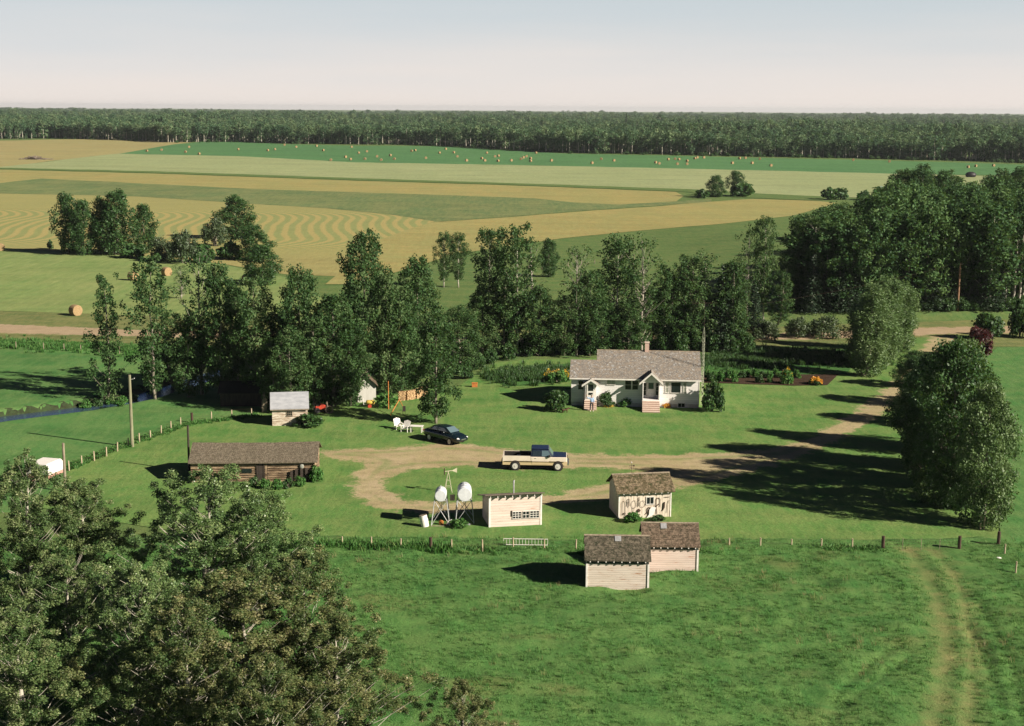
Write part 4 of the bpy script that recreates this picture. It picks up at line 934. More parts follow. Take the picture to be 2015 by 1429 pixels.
r_house = shingles('grey_wood_shingles', [(0.20, 0.185, 0.165), (0.33, 0.305, 0.265), (0.29, 0.225, 0.16), (0.14, 0.135, 0.13)], (0.38, 0.39, 0.39), 0.55)
r_gran = shingles('mossy_shingles', [(0.065, 0.058, 0.042), (0.10, 0.085, 0.062), (0.038, 0.038, 0.024), (0.20, 0.17, 0.125)], (0.030, 0.034, 0.020), 0.53, 0.9)
r_gran2 = shingles('brown_mossy_shingles', [(0.10, 0.072, 0.05), (0.145, 0.105, 0.075), (0.05, 0.043, 0.028), (0.24, 0.18, 0.13)], (0.035, 0.038, 0.022), 0.55, 0.9)
r_tack = shingles('patchy_mossy_shingles', [(0.11, 0.085, 0.05), (0.16, 0.12, 0.08), (0.06, 0.052, 0.025), (0.30, 0.235, 0.155)], (0.045, 0.045, 0.020), 0.50, 0.8)
r_barn = shingles('old_barn_shingles', [(0.13, 0.105, 0.075), (0.165, 0.135, 0.098), (0.09, 0.078, 0.052), (0.21, 0.18, 0.135)], (0.065, 0.055, 0.038), 0.56)
r_hut = plain('grey_tar_roofing', (0.34, 0.35, 0.37), (0.26, 0.27, 0.29), 3, 0.8, stretch=(0.5, 1, 1))
m_tin = plain('dull_tin', (0.55, 0.56, 0.57), (0.42, 0.42, 0.42), 5, 0.45, 0.5, 0.5)
m_dkwood = plain('dark_wood', (0.055, 0.042, 0.032), (0.03, 0.024, 0.02), 4, 0.9, stretch=(1, 1, .3))
m_wood = plain('grey_weathered_wood', (0.30, 0.25, 0.18), (0.17, 0.135, 0.10), 4, 0.9, stretch=(1, 1, .3))
m_post = plain('fence_post_wood', (0.46, 0.38, 0.26), (0.28, 0.22, 0.15), 6, 0.9, stretch=(1, 1, .4))
m_postd = plain('dark_post_wood', (0.075, 0.045, 0.032), (0.04, 0.027, 0.02), 6, 0.9, stretch=(1, 1, .4))
m_rust = plain('rusty_iron', (0.095, 0.055, 0.035), (0.05, 0.035, 0.03), 8, 0.8)
def brick_mat():
    m, t = newmat('brick_steps'); b = N(t, 'ShaderNodeTexBrick'); co = coords(t, 'object'); s = N(t, 'ShaderNodeSeparateXYZ'); t.links.new(co, s.inputs[0]); cb = N(t, 'ShaderNodeCombineXYZ')
    t.links.new(math_(t, 'ADD', s.outputs[0], s.outputs[1]), cb.inputs[0]); t.links.new(s.outputs[2], cb.inputs[1]); t.links.new(cb.outputs[0], b.inputs[0])
    b.inputs['Scale'].default_value = 1; b.inputs['Brick Width'].default_value = 0.22; b.inputs['Row Height'].default_value = 0.075; b.inputs['Mortar Size'].default_value = 0.008
    b.inputs['Color1'].default_value = (0.54, 0.36, 0.28, 1); b.inputs['Color2'].default_value = (0.60, 0.42, 0.34, 1); b.inputs['Mortar'].default_value = (0.5, 0.42, 0.36, 1)
    bsdf(t, b.outputs[0], 0.85, 0.2); return m
m_brick = brick_mat()
m_tread = plain('worn_step_treads', (0.66, 0.54, 0.45), (0.56, 0.42, 0.34), 6, 0.85)
def glass_mat(name, c, rough=0.15, spec=0.3):
    m, t = newmat(name); bsdf(t, c, rough, spec); return m
m_glass = glass_mat('dark_window_glass', (0.012, 0.018, 0.018)); m_glassl = glass_mat('curtained_glass', (0.30, 0.31, 0.27), 0.15, 0.5)

def local(o, px_anchor=None): pass
def window(par, x0, x1, z0, z1, y, cols=1, rows=1, fr=0.05, mat=None, glass=None, name='window', out=0.05, mun=0.012, frame=None):
    """a framed window set on the wall plane y, facing -y"""
    f = MB(); o_ = y-out
    f.box(x0-fr, x1+fr, o_, y, z1, z1+fr).box(x0-fr-0.02, x1+fr+0.02, o_-0.02, y, z0-fr, z0).box(x0-fr, x0, o_, y, z0, z1).box(x1, x1+fr, o_, y, z0, z1)
    for i in range(1, cols): c = x0+(x1-x0)*i/cols; f.box(c-mun, c+mun, o_+0.012, y, z0, z1)
    for j in range(1, rows): c = z0+(z1-z0)*j/rows; f.box(x0, x1, o_+0.015, y, c-mun, c+mun)
    w = f.build(name, mat or s_trim, par)
    MB().box(x0, x1, y-0.018, y+0.004, z0, z1).build('pane', glass or m_glass, w)
    return w
def gable_roof(par, x0, x1, D, H, tp_, ov, mat, y0=0.0, th=0.07, lift=0.025, name='roof', sag=0.0, cap=None):
    """two sloping sheets meeting at a ridge that runs along x"""
    n = 14; mb = MB()
    c = y0 + D/2; hr = H + D/2*tp_ + lift
    for sgn in (-1, 1):
        e_y = c + sgn*(D/2+ov); e_z = hr - (D/2+ov)*tp_; vs = []; fs = []
        for i in range(n+1):
            x = x0+(x1-x0)*i/n; sg = -sag*sin(pi*i/n)*(1+0.3*sin(i*2.3)); vs += [(x, c, hr+sg), (x, e_y, e_z+sg*0.4), (x, c, hr+th+sg), (x, e_y, e_z+th+sg*0.4)]
        for i in range(n):
            a = 4*i; b = a+4; fs += [(a, b, b+1, a+1), (a+2, a+3, b+3, b+2), (a+1, b+1, b+3, a+3), (a, a+2, b+2, b)]
        fs += [(0, 1, 3, 2), (4*n, 4*n+2, 4*n+3, 4*n+1)]
        mb.add(vs, fs)
    r = mb.build(name, mat, par)
    if cap: MB().prism([(c-0.10, hr+th-0.045), (c, hr+th+0.012), (c+0.10, hr+th-0.045), (c+0.10, hr+th-0.02), (c, hr+th+0.035), (c-0.10, hr+th-0.02)], x0-0.01, x1+0.01).build('ridge_cap', cap, r)
    return r
def gable_walls(par, x0, x1, D, H, tp_, mat, y0=0.0, name='wall', base=-0.25):
    c = y0+D/2; return MB().prism([(y0, base), (y0+D, base), (y0+D, H), (c, H+D/2*tp_), (y0, H)], x0, x1).build(name, mat, par)

# farmhouse
hp = gp(1249, 801); HZ = R(-4.2)
house = thing('farmhouse', 'white farmhouse with grey shingle roofs, two gabled porches and a brick chimney', 'house', hp, HZ)
TP = 0.53; HH = 3.15
gable_walls(house, -3.9, 6.6, 7.8, HH, TP, s_house)
gable_walls(house, -6.6, -3.903, 4.7, HH-0.004, TP, s_house)
gable_roof(house, -4.05, 6.80, 7.8, HH, TP, 0.38, r_house, cap=m_wood)
gable_roof(house, -6.80, -4.053, 4.7, HH, TP, 0.375, r_house, lift=0.02)
MB().box(-6.80, 6.80, -0.42, -0.385, HH-0.27, HH-0.13).build('fascia', s_trim, house)
MB().box(-6.606, 6.606, -0.006, 0.2, -0.25, 0.42).build('foundation', s_found, house)
MB().box(-6.63, -6.55, -0.02, 0.06, 0.42, HH).box(6.55, 6.63, -0.02, 0.06, 0.42, HH).build('corner_board', s_trim, house)
hx = lambda px: (px-1249)/19.0
window(house, hx(1137), hx(1146.5), 1.75, 2.68, -0.004, 1, 2)
window(house, hx(1194), hx(1209), 2.32, 2.85, -0.004, 2, 1, glass=m_glassl)
window(house, hx(1229.5), hx(1241), 1.85, 2.80, -0.004, 1, 2); window(house, hx(1243.5), hx(1254.5), 1.85, 2.80, -0.004, 1, 2)
window(house, hx(1308.5), hx(1314.5), 1.60, 2.68, -0.004, 1, 2, glass=m_glassl)
window(house, hx(1319.5), hx(1338), 1.60, 2.68, -0.004)
window(house, hx(1343.5), hx(1349), 1.60, 2.68, -0.004, 1, 2, glass=m_glassl)
window(house, hx(1334), hx(1347), 0.10, 0.50, -0.010, 2, 1, name='basement_window')
ch = MB().box(1.0, 1.44, 3.66, 4.10, 4.6, 6.15).build('chimney', m_brick, house); MB().box(0.96, 1.48, 3.62, 4.14, 6.15, 6.24).build('chimney_cap', m_tread, ch)
def porch(cx, w, dep, deck, eave, rise, steps, sw, enclosed, name):
    p = MB()
    if enclosed:
        p.prism([(cx-w/2, -0.2), (cx+w/2, -0.2), (cx+w/2, eave), (cx, eave+rise*0.86), (cx-w/2, eave)], -dep, -0.008, 'y')
    else:
        p.box(cx-w/2, cx-w/2+0.09, -dep, -0.008, deck, eave+0.1).box(cx+w/2-0.09, cx+w/2, -dep, -0.008, deck, eave+0.1)
        p.box(cx-w/2, cx+w/2, -dep, -0.009, -0.2, deck-0.03)
        p.prism([(cx-w/2+0.005, eave+0.05), (cx+w/2-0.005, eave+0.05), (cx, eave+rise*0.86)], -dep+0.12, -dep+0.18, 'y')
    b = p.build('porch', s_house, house)
    r = MB(); t_ = rise/(w/2+0.33); h_ = eave+rise
    for s in (-1, 1):
        a = [(cx, h_), (cx+s*(w/2+0.33), h_-t_*(w/2+0.33)), (cx+s*(w/2+0.33), h_-t_*(w/2+0.33)+0.07), (cx, h_+0.07)]
        r.prism(a, -dep-0.22, 0.75 if not enclosed else 0.1, 'y')
    rf_ = r.build('porch_roof', r_house, b); f = MB()
    for s in (-1, 1):
        f.prism([(cx, h_+0.085), (cx+s*(w/2+0.35), h_-t_*(w/2+0.35)+0.085), (cx+s*(w/2+0.35), h_-t_*(w/2+0.35)-0.13), (cx, h_-0.13)], -dep-0.255, -dep-0.223, 'y')
    f.build('porch_trim', s_trim, b)
    st = MB(); tr_ = MB(); n = steps
    for k in range(n):
        z1 = deck*(n-k)/(n+1) ; y1 = -dep-0.30*(k+1)
        st.box(cx-sw/2, cx+sw/2, y1, -dep-0.001-0.30*k, -0.2, z1-0.045); tr_.box(cx-sw/2-0.02, cx+sw/2+0.02, y1-0.03, -dep-0.30*k-0.03*(k > 0), z1-0.044, z1)
    s_ = st.build('steps', m_brick, b); tr_.build('tread', m_tread, s_)
    return b
pl = porch(hx(1162), 1.15, 0.8, 0.95, 2.35, 0.62, 5, 1.25, True, 'l')
d_ = MB().box(hx(1162)-0.42, hx(1162)+0.42, -0.845, -0.802, 0.97, 2.62).build('door', s_trim, pl); MB().box(hx(1162)-0.26, hx(1162)+0.26, -0.862, -0.846, 1.78, 2.45).box(hx(1162)-0.22, hx(1162)+0.22, -0.862, -0.846, 1.35, 1.58).build('pane', m_glass, d_)
ra = MB()
for x in (-6.45, -5.35):
    pass
ra.tube([(hx(1162)-0.66, -2.4, 0), (hx(1162)-0.66, -2.4, 0.95)], 0.025, 6).tube([(hx(1162)-0.66, -1.0, 0.9), (hx(1162)-0.66, -1.0, 1.8)], 0.025, 6).tube([(hx(1162)-0.66, -2.45, 0.93), (hx(1162)-0.66, -1.0, 1.8)], 0.025, 6)
ra.build('handrail', m_dkwood, pl)
pm = porch(hx(1280), 1.75, 1.05, 1.05, 2.72, 1.08, 6, 1.75, False, 'm')
cx = hx(1280)
d2 = MB().box(cx-0.42, cx+0.42, -0.06, -0.012, 1.07, 3.0).build('door', s_trim, pm); MB().box(cx-0.27, cx+0.27, -0.078, -0.061, 1.95, 2.85).build('pane', glass_mat('greenish_door_glass', (0.05, 0.09, 0.07)), d2); MB().ball((cx-0.33, -0.09, 1.95), 0.035).build('knob', m_tin, d2)
window(pm, cx-0.80, cx-0.50, 1.3, 2.7, -0.012, 1, 3); window(pm, cx+0.52, cx+0.79, 1.3, 2.7, -0.012, 1, 3)

# television mast with its aerial
mp0 = gp(1381, 798)
mast = thing('antenna_mast', 'tall lattice mast with a television aerial beside the right end of the house', 'antenna', mp0)
mb = MB(); hM = 8.3; cs = [(0.14*cos(a), 0.14*sin(a)) for a in (0.5, 2.6, 4.7)]
for x, y in cs: mb.tube([(x, y, -0.2), (x, y, hM-0.9), (x*0.1, y*0.1, hM)], 0.013, 5)
z = 0.1
while z < hM-1.1:
    for i in range(3):
        (x0, y0), (x1, y1) = cs[i], cs[(i+1) % 3]; mb.tube([(x0, y0, z), (x1, y1, z)], 0.011, 4); mb.tube([(x0, y0, z), (x1, y1, z+0.42)], 0.007, 4)
    z += 0.42
mb.build('lattice', plain('galvanised_yellowed', (0.50, 0.52, 0.38), (0.38, 0.40, 0.30), 4, 0.5, 0.4), mast)
MB().tube([(0, 0, hM-0.3), (0, 0, hM+2.7)], 0.014, 5).build('pole', m_rust, mast)
ae = MB().tube([(-1.3, -0.2, hM+2.5), (1.3, 0.2, hM+2.5)], 0.009, 5)
for k in range(11):
    f = k/10; x = -1.25+2.5*f; l = 0.95-0.55*f; ae.tube([(x, x*.15-l*0.9, hM+2.5), (x, x*.15+l*0.9, hM+2.5)], 0.006, 4)
for k in range(5): ae.tube([(-1.2+k*0.28, -0.1, hM+2.5), (-1.5+k*0.3, -0.1, hM+3.0)], 0.006, 4).tube([(-1.2+k*.28, -.1, hM+2.5), (-1.5+k*.3, -.1, hM+2.0)], 0.006, 4)
ae.build('aerial', m_rust, mast)

def rafters(par, x0, x1, n, D, H, tp_, ov, mat):
    mb = MB()
    for i in range(n):
        x = x0+(x1-x0)*(i+0.5)/n; mb.box(x-0.03, x+0.03, -ov+0.01, -0.004, H-ov*tp_-0.045, H-ov*tp_+0.035)
    return mb.build('rafter_ends', mat, par)
# two granaries at the pasture fence
def granary(px, py, rz, W_, D, H, t_, wallm, roofm, label, patch, nm='granary'):
    g = thing(nm, label, 'shed', gp(px, py), rz, None); h = W_/2
    gable_walls(g, -h, h, D, H, t_, wallm, base=-0.15)
    MB().box(-h-0.02, h+0.02, -0.03, -0.003, H-0.33, H-0.02).build('frieze_board', plain('dark_green_board', (0.035, 0.05, 0.04)) if 'dark_green_board' not in MATS else MATS['dark_green_board'], g)
    cbm = MB()
    for s in (-1, 1): cbm.box(s*h-0.06, s*h+0.06, -0.045, -0.004, -0.1, H-0.34)
    for s in (-1, 1): cbm.box(s*h-0.02 if s > 0 else -h-0.02, s*h+0.02, 0.0, 0.10, -0.1, H-0.1)
    cbm.build('corner_board', s_trim, g)
    r = gable_roof(g, -h-0.16, h+0.16, D, H, t_, 0.22, roofm, sag=0.02, cap=m_wood)
    rafters(g, -h-0.05, h+0.05, 8, D, H, t_, 0.24, s_trim)
    c = D/2; hr = H+D/2*t_+0.105; px_ = patch
    MB().prism([(c-0.01, hr), (c-0.46, hr-0.46*t_), (c-0.46, hr-0.46*t_+0.02), (c-0.01, hr+0.02)], px_, px_+0.40).build('tin_patch', m_tin, r)
    return g
granary(1214.5, 1167, R(-1.5), 3.92, 3.2, 2.28, 0.62, s_gran, r_gran, 'small peeling white granary with a dark mossy roof, in front at the pasture', -0.15)
granary(1319, 1133, R(-1.5), 3.55, 3.0, 2.14, 0.66, s_gran2, r_gran2, 'small pinkish granary behind the other granary, on the fence line', -0.62)

# shed hung with old harness and tools
tk = thing('tool_shed', 'old board shed with a mossy roof and tools hung all over its front', 'shed', gp(1268.5, 1019.5), R(9.5))
gable_walls(tk, -2.03, 2.03, 3.1, 2.15, 0.56, s_tack, base=-0.15); gable_roof(tk, -2.25, 2.28, 3.1, 2.15, 0.56, 0.28, r_tack, sag=0.03, cap=m_wood)
rafters(tk, -1.95, 1.95, 8, 3.1, 2.15, 0.56, 0.28, s_trim)
MB().box(-2.05, -1.97, -0.03, -0.003, -0.1, 2.0).box(1.97, 2.05, -0.03, -0.003, -0.1, 2.0).build('corner_board', s_trim, tk)
window(tk, 0.12, 0.66, 1.10, 1.62, -0.004, 2, 1, 0.04)
m_leather = plain('old_leather', (0.12, 0.075, 0.045), (0.07, 0.04, 0.025), 8, 0.8)
def hung(name, label, pts_list, r, mat, cat='tool', grp='tools hung on the shed front'):
    mb = MB()
    for pts in pts_list: mb.tube([(x, -0.05, z) for x, z in pts], r, 5, cap=False)
    o = mb.build(name, mat); o.matrix_world = tk_m; tag(o, label, cat, grp); return o
tk_m = Matrix.Translation(tk.location) @ Matrix.Rotation(R(9.5), 4, 'Z')
arch = lambda cx, z0, w, h, n=9: [(cx-w, z0)] + [(cx-w*cos(pi*k/n), z0+h-w+w*sin(pi*k/n)) for k in range(n+1)] + [(cx+w, z0)]
ring = lambda cx, cz, rx, rz_, n=14: [(cx+rx*cos(2*pi*k/n), cz+rz_*sin(2*pi*k/n)) for k in range(n+1)]
hung('harness_strap', 'long looped harness strap at the left of the shed front', [arch(-1.65, 0.25, 0.12, 1.15)], 0.012, m_leather)
hung('harness_strap', 'short hooked strap second from the left on the shed front', [arch(-1.28, 1.0, 0.09, 0.55), [(-1.28, 0.9), (-1.32, 1.35)]], 0.016, m_leather)
hung('horse_collar', 'oval horse collar frame in the left middle of the shed front', [ring(-0.85, 1.12, 0.19, 0.30), [(-0.95, 0.85), (-0.9, 0.3)]], 0.012, m_leather, 'horse collar')
hung('hand_tool', 'dark upright tool hanging above the iron cog on the shed front', [[(-0.50, 0.95), (-0.48, 1.65)], [(-0.53, 1.4), (-0.43, 1.45)]], 0.022, m_rust)
hung('iron_hoop', 'thin iron hoop beside the shed window', [ring(-0.18, 1.12, 0.20, 0.26)], 0.012, m_leather, 'hoop')
hung('iron_cog', 'dark toothed cog low on the shed front', [ring(-0.48, 0.62, 0.10, 0.10, 8), [(-0.62, 0.62), (-0.34, 0.62)], [(-0.48, 0.48), (-0.48, 0.76)]], 0.032, m_rust, 'cog')
hung('horse_collar', 'small dark collar under the shed window', [ring(0.32, 0.62, 0.14, 0.22), [(0.18, 0.45), (0.05, 0.3)]], 0.025, m_leather, 'horse collar')
hung('harness_strap', 'double looped harness right of the shed window', [arch(1.02, 0.85, 0.15, 0.70), [(0.95, 0.3), (0.9, 0.9), (1.1, 1.1)]], 0.022, m_leather)
hung('hand_scythe', 'curved dark blade hanging at the right of the shed front', [[(1.38, 0.55), (1.50, 0.80), (1.52, 1.20)], [(1.45, 0.7), (1.47, 1.15)]], 0.045, m_rust, 'blade')
hung('chain', 'thin chain at the right edge of the shed front', [[(1.72, 0.35), (1.76, 1.0), (1.86, 1.35)]], 0.013, m_rust, 'chain')
hung('crowbar', 'long iron bar high at the right of the shed front', [[(1.5, 1.58), (1.9, 1.59)]], 0.018, m_rust, 'bar')
hung('trap', 'small dark iron trap low at the left of the shed front', [ring(-1.60, 0.42, 0.10, 0.06, 6)], 0.022, m_rust, 'trap')
# white board sign and saw leaning under the window
o = MB().prism([(-0.30, 0.02), (0.35, 0.25), (0.62, 1.02), (0.20, 1.08), (-0.02, 0.85), (-0.05, 0.35)], -0.10, -0.06, 'y').build('cutout_board', s_trim); o.matrix_world = tk_m @ Matrix.Translation((0.35, -0.02, 0)) @ Matrix.Scale(0.8, 4); tag(o, 'white cut-out board leaning on the shed front below its window', 'board')
vn = thing('weather_vane', 'thin weather vane standing on the tool shed ridge', 'weather vane', tk_m @ Vector((-0.72, 1.55, 2.15+1.55*0.56+0.09)), R(10))
MB().tube([(0, 0, 0), (0, 0, 0.85)], 0.014, 5).tube([(-0.2, 0, 0.42), (0.2, 0, 0.42)], 0.014, 4).tube([(0, -.2, .42), (0, .2, .42)], 0.012, 4).box(-0.2, 0.2, -0.008, 0.008, 0.57, 0.61).box(0.13, 0.26, -0.008, 0.008, 0.53, 0.66).build('rod', m_rust, vn)
MB().ball((0, 0, 0.86), 0.055).build('finial', s_trim, vn)

# flat-roofed workshop
ws = thing('workshop', 'flat-roofed whitish workshop with a row of small-paned windows and a stovepipe', 'shed', gp(1014, 1036), R(11.0))
Hf, Hb, Dw, hw_ = 2.42, 1.68, 2.9, 1.97
MB().prism([(0, -0.15), (Dw, -0.15), (Dw, Hb), (0, Hf)], -hw_, hw_).build('wall', s_shed, ws)
sl = (Hb-Hf)/Dw
MB().prism([(-0.36, Hf-0.36*sl+0.02), (Dw+0.2, Hb+0.2*sl+0.02), (Dw+0.2, Hb+0.2*sl+0.09), (-0.36, Hf-0.36*sl+0.09)], -hw_-0.36, hw_+0.16).build('roof', plain('dark_felt_roof', (0.12, 0.095, 0.075), (0.19, 0.15, 0.12), 3), ws)
mb = MB()
for k in range(8): x = -hw_+0.04+(2*hw_-0.08)*k/7; mb.box(x-0.025, x+0.025, -0.32, -0.003, Hf-0.10, Hf+0.018)
mb.build('rafter_ends', s_trim, ws)
MB().box(-hw_-0.03, -hw_+0.09, -0.03, -0.003, -0.1, Hf-0.1).box(hw_-0.09, hw_+0.03, -0.03, -0.003, -0.1, Hf-0.1).build('corner_board', s_trim, ws)
window(ws, -0.20, 0.42, 0.62, 1.12, -0.004, 3, 3, 0.022, mun=0.016); window(ws, 0.56, 1.02, 0.62, 1.12, -0.004, 2, 2, 0.022, mun=0.016); window(ws, 1.12, 1.78, 0.62, 1.12, -0.004, 3, 3, 0.022, mun=0.016)
MB().box(-0.32, -0.24, -0.05, -0.004, 0.80, 1.22).build('shutter_strip', m_dkwood, ws)
sp = MB().tube([(0.05, 1.0, Hf-0.15), (0.05, 1.0, Hf+0.62)], 0.055, 10).build('stovepipe', m_tin, ws); MB().tube([(0.05, 1.0, Hf+0.62), (0.05, 1.0, Hf+0.75), (0.12, 1.0, Hf+0.86)], [0.075, 0.07, 0.03], 10).build('pipe_cap', m_tin, sp)

# log barn
lb = thing('log_barn', 'long low log barn with a sagging grey shingle roof', 'barn', gp(499, 948), R(3.6))
gable_walls(lb, -5.0, 5.0, 4.6, 1.72, 0.42, m_logs, base=-0.15)
gable_roof(lb, -5.25, 5.3, 4.6, 1.80, 0.42, 0.36, r_barn, sag=0.07, lift=0.0)
mb = MB()
for i in range(9):
    z = 0.05+i*0.19
    for (xa, xb) in ((-5.08, 0.92), (1.18, 5.08)): mb.tube([(xa, -0.03, z), (xb, -0.03, z)], 0.088, 6)
mb.build('log_courses', m_logs, lb)
mb = MB()
for i in range(9):
    z = 0.05+i*0.19; mb.tube([(1.05, -0.16, z), (1.05, 0.1, z)], 0.11, 7)
    mb.tube([(5.02, -0.2, z+0.09), (5.02, 4.8, z+0.09)], 0.08, 6)
mb.build('log_ends', m_logs, lb)
MB().box(-0.9, -0.1, -0.15, -0.13, 0.8, 1.15).build('window', m_glass, lb)
MB().box(0.28, 0.36, -0.17, -0.12, 0, 1.5).box(0.84, 0.92, -0.17, -0.12, 0, 1.5).box(0.36, 0.84, -0.14, -0.115, 0.0, 1.45).build('door', m_dkwood, lb)
for k, (x, h) in enumerate([(3.15, 0.95), (3.55, 1.1), (3.98, 1.15), (4.38, 1.2)]):
    o = MB().box(-0.11, 0.11, -0.03, 0.03, 0, h).build('upright_board', m_dkwood); o.matrix_world = Matrix.Translation(lb.location) @ Matrix.Rotation(R(3.6), 4, 'Z') @ Matrix.Translation((x, -0.32, 0)) @ Matrix.Rotation(R(-6), 4, 'X')
    tag(o, ['shortest dark plank leaning on the log barn', 'second dark plank leaning on the log barn', 'third dark plank leaning on the log barn', 'longest dark plank leaning on the log barn, nearest its corner'][k], 'plank', 'planks leaning on the log barn')
o = MB().ball((0, 0, 0), (0.17, 0.06, 0.22)).build('round_pan', m_glassl); o.matrix_world = Matrix.Translation(lb.location) @ Matrix.Rotation(R(3.6), 4, 'Z') @ Matrix.Translation((4.0, -0.20, 1.32)); tag(o, 'round grey metal pan hanging on the log barn wall', 'pan')

# small hut with a grey roof
ht = thing('hut', 'small hut of flaking white boards with a smooth grey roof', 'shed', gp(571, 838), R(9.0))
gable_walls(ht, -1.7, 1.7, 3.0, 1.78, 0.78, s_hut, base=-0.15); gable_roof(ht, -1.88, 1.85, 3.0, 1.80, 0.78, 0.2, r_hut)
window(ht, -0.28, 0.20, 1.02, 1.42, -0.004, 3, 2, 0.05, mat=m_wood); MB().box(-1.86, 1.83, -0.245, -0.215, 1.60, 1.68).build('fascia', m_wood, ht)
# hut whose walls and roof are coloured near black for the poplars' shade
dh = thing('log_hut', 'dark log hut in the deep shade of the creek poplars', 'shed', gp(478, 800), R(4))
gable_walls(dh, -2.3, 2.3, 3.4, 1.5, 0.45, m_dkwood, base=-0.15); gable_roof(dh, -2.5, 2.5, 3.4, 1.52, 0.45, 0.3, plain('shade_black_roofing', (0.018, 0.017, 0.015)))
# pale plank shed by the woodpile, its gable to the viewer
ps = thing('plank_shed', 'pale plank shed half hidden by poplars beside the woodpile', 'shed', gp(738, 787), R(100))
gable_walls(ps, -1.3, 1.3, 1.9, 1.9, 0.95, s_plank, base=-0.15); gable_roof(ps, -1.6, 1.5, 1.9, 1.92, 0.95, 0.22, r_gran2)
MB().box(1.302, 1.33, 0.5, 1.1, 0, 1.7).build('door', s_plank, ps)
# white trailer at the left
tr = thing('box_trailer', 'white box trailer half hidden behind the near poplars', 'trailer', gp(88, 944), R(-14))
MB().prism([(-1.25, 0.55), (1.25, 0.55), (1.25, 1.75), (1.0, 1.95), (-1.0, 1.95), (-1.25, 1.75)], -1.3, 1.5, 'y').build('body', plain('white_enamel', (0.80, 0.76, 0.70), (0.72, 0.68, 0.62), 1.5, 0.4, 0.4), tr)
MB().box(-1.258, 1.258, -1.308, 1.508, 0.50, 0.85).build('lower_band', plain('pinkish_band', (0.50, 0.27, 0.22), (0.40, 0.22, 0.18), 3), tr)
for s in (-1, 1): MB().tube([(s*1.05, 0, 0.32), (s*1.25, 0, 0.32)], 0.32, 14).build('wheel', plain('tyre', (0.02, 0.02, 0.02), (0.03, 0.03, 0.03), 8, 0.85) if 'tyre' not in MATS else MATS['tyre'], tr)
tr.scale = (0.8, 0.8, 0.8)
MB().tube([(0, -1.3, 0.5), (0, -2.3, 0.42)], 0.05, 6).build('drawbar', m_rust, tr)

# ------------------------------------------------------------------ yard things
m_white = plain('white_paint', (0.80, 0.77, 0.72), (0.68, 0.65, 0.60), 4, 0.5)
m_tank = plain('whitewashed_tank', (0.66, 0.68, 0.70), (0.56, 0.58, 0.60), 3, 0.4, 0.4)
m_orange = plain('orange_paint', (0.55, 0.20, 0.05), (0.42, 0.14, 0.04), 5, 0.7)
m_red = plain('red_paint', (0.45, 0.05, 0.025), (0.30, 0.04, 0.02), 5, 0.6)
m_yel = plain('yellow_paint', (0.62, 0.45, 0.08), (0.50, 0.36, 0.07), 5, 0.5)
m_leg = plain('silver_angle_iron', (0.48, 0.50, 0.50), (0.33, 0.33, 0.32), 6, 0.55, 0.4)
def fuel_tank(px, py, dia, ln, zc, rz, label, wb, wt, lad):
    t = thing('fuel_tank', label, 'fuel tank', gp(px, py), rz, 'fuel tanks on stands'); r = dia/2
    prof = [(-ln/2, r*0.985), (-ln/2+0.02, r), (-ln/6-0.006, r), (-ln/6, r*1.012), (-ln/6+0.006, r), (ln/6-0.006, r), (ln/6, r*1.012), (ln/6+.006, r), (ln/2-0.02, r), (ln/2, r*0.985)]
    yo = ln/2
    MB().tube([(0, yo+a, zc) for a, b in prof], [b for a, b in prof], 36, cap=False).build('tank', m_tank, t, smooth=True)
    e_ = MB().tube([(0, yo-ln/2+0.001, zc), (0, yo-ln/2-0.012, zc)], [r*0.985, r*0.90], 36); e_.build('tank_end', m_tank, t); MB().tube([(0, yo+ln/2-0.001, zc), (0, yo+ln/2+0.012, zc)], [r*0.985, r*0.9], 36).build('tank_end', m_tank, t)
    MB().tube([(0, yo, zc+r-0.02), (0, yo, zc+r+0.07)], 0.05, 8).tube([(0, yo+0.3, zc+r-.02), (0, yo+.3, zc+r+.13)], 0.022, 6).build('filler_cap', m_tank, t)
    zb = zc-r+0.02; st = []
    for sx in (-1, 1):
        for yy in (0.12, ln-0.12):
            dy = -0.25 if yy < ln/2 else 0.25
            MB().tube([(sx*wb/2, yy+dy, -0.05), (sx*wt/2, yy, zb+0.18)], 0.035, 5).build('leg', m_leg, t)
    b = MB()
    for yy, dy in ((0.12, -0.22), (ln-0.12, 0.22)):
        b.tube([(-wb/2, yy+dy, 0.08), (wt/2, yy, zb)], 0.022, 4).tube([(wb/2, yy+dy, 0.08), (-wt/2, yy, zb)], 0.022, 4).tube([(-wt/2, yy, zb+0.02), (wt/2, yy, zb+0.02)], 0.035, 5)
    b.build('brace', m_leg, t)
    MB().tube([(-wb/2-0.02, -0.14, 0.04), (wb/2+0.02, -0.14, 0.04)], 0.045, 5).build('skid', m_wood, t)
    MB().box(wt/2*lad-0.14, wt/2*lad+0.14, 0.15, 0.4, zb+0.02, zb+0.42).build('filter_box', m_dkwood, t)
    MB().tube([(0.05, 0.0, zb), (0.08, -0.05, zb-0.45), (-0.05, -0.06, zb-0.7), (0.12, -0.05, zb-0.4)], 0.018, 5, cap=False).build('hose', m_dkwood, t)
fuel_tank(867, 1035.5, 0.86, 1.25, 2.30, R(1), 'smaller white fuel tank on a braced stand, left of the pair', 1.38, 0.88, 1.9)
fuel_tank(914.5, 1032, 1.05, 1.75, 2.28, R(3), 'larger white fuel tank on a braced stand, beside the workshop', 1.40, 1.0, -1.75)
bl = thing('barrel', 'pale barrel tilted on its end beside the fuel tank stands', 'barrel', gp(837, 1037), R(20)); bl.rotation_euler = (R(-6), R(-12), 0)
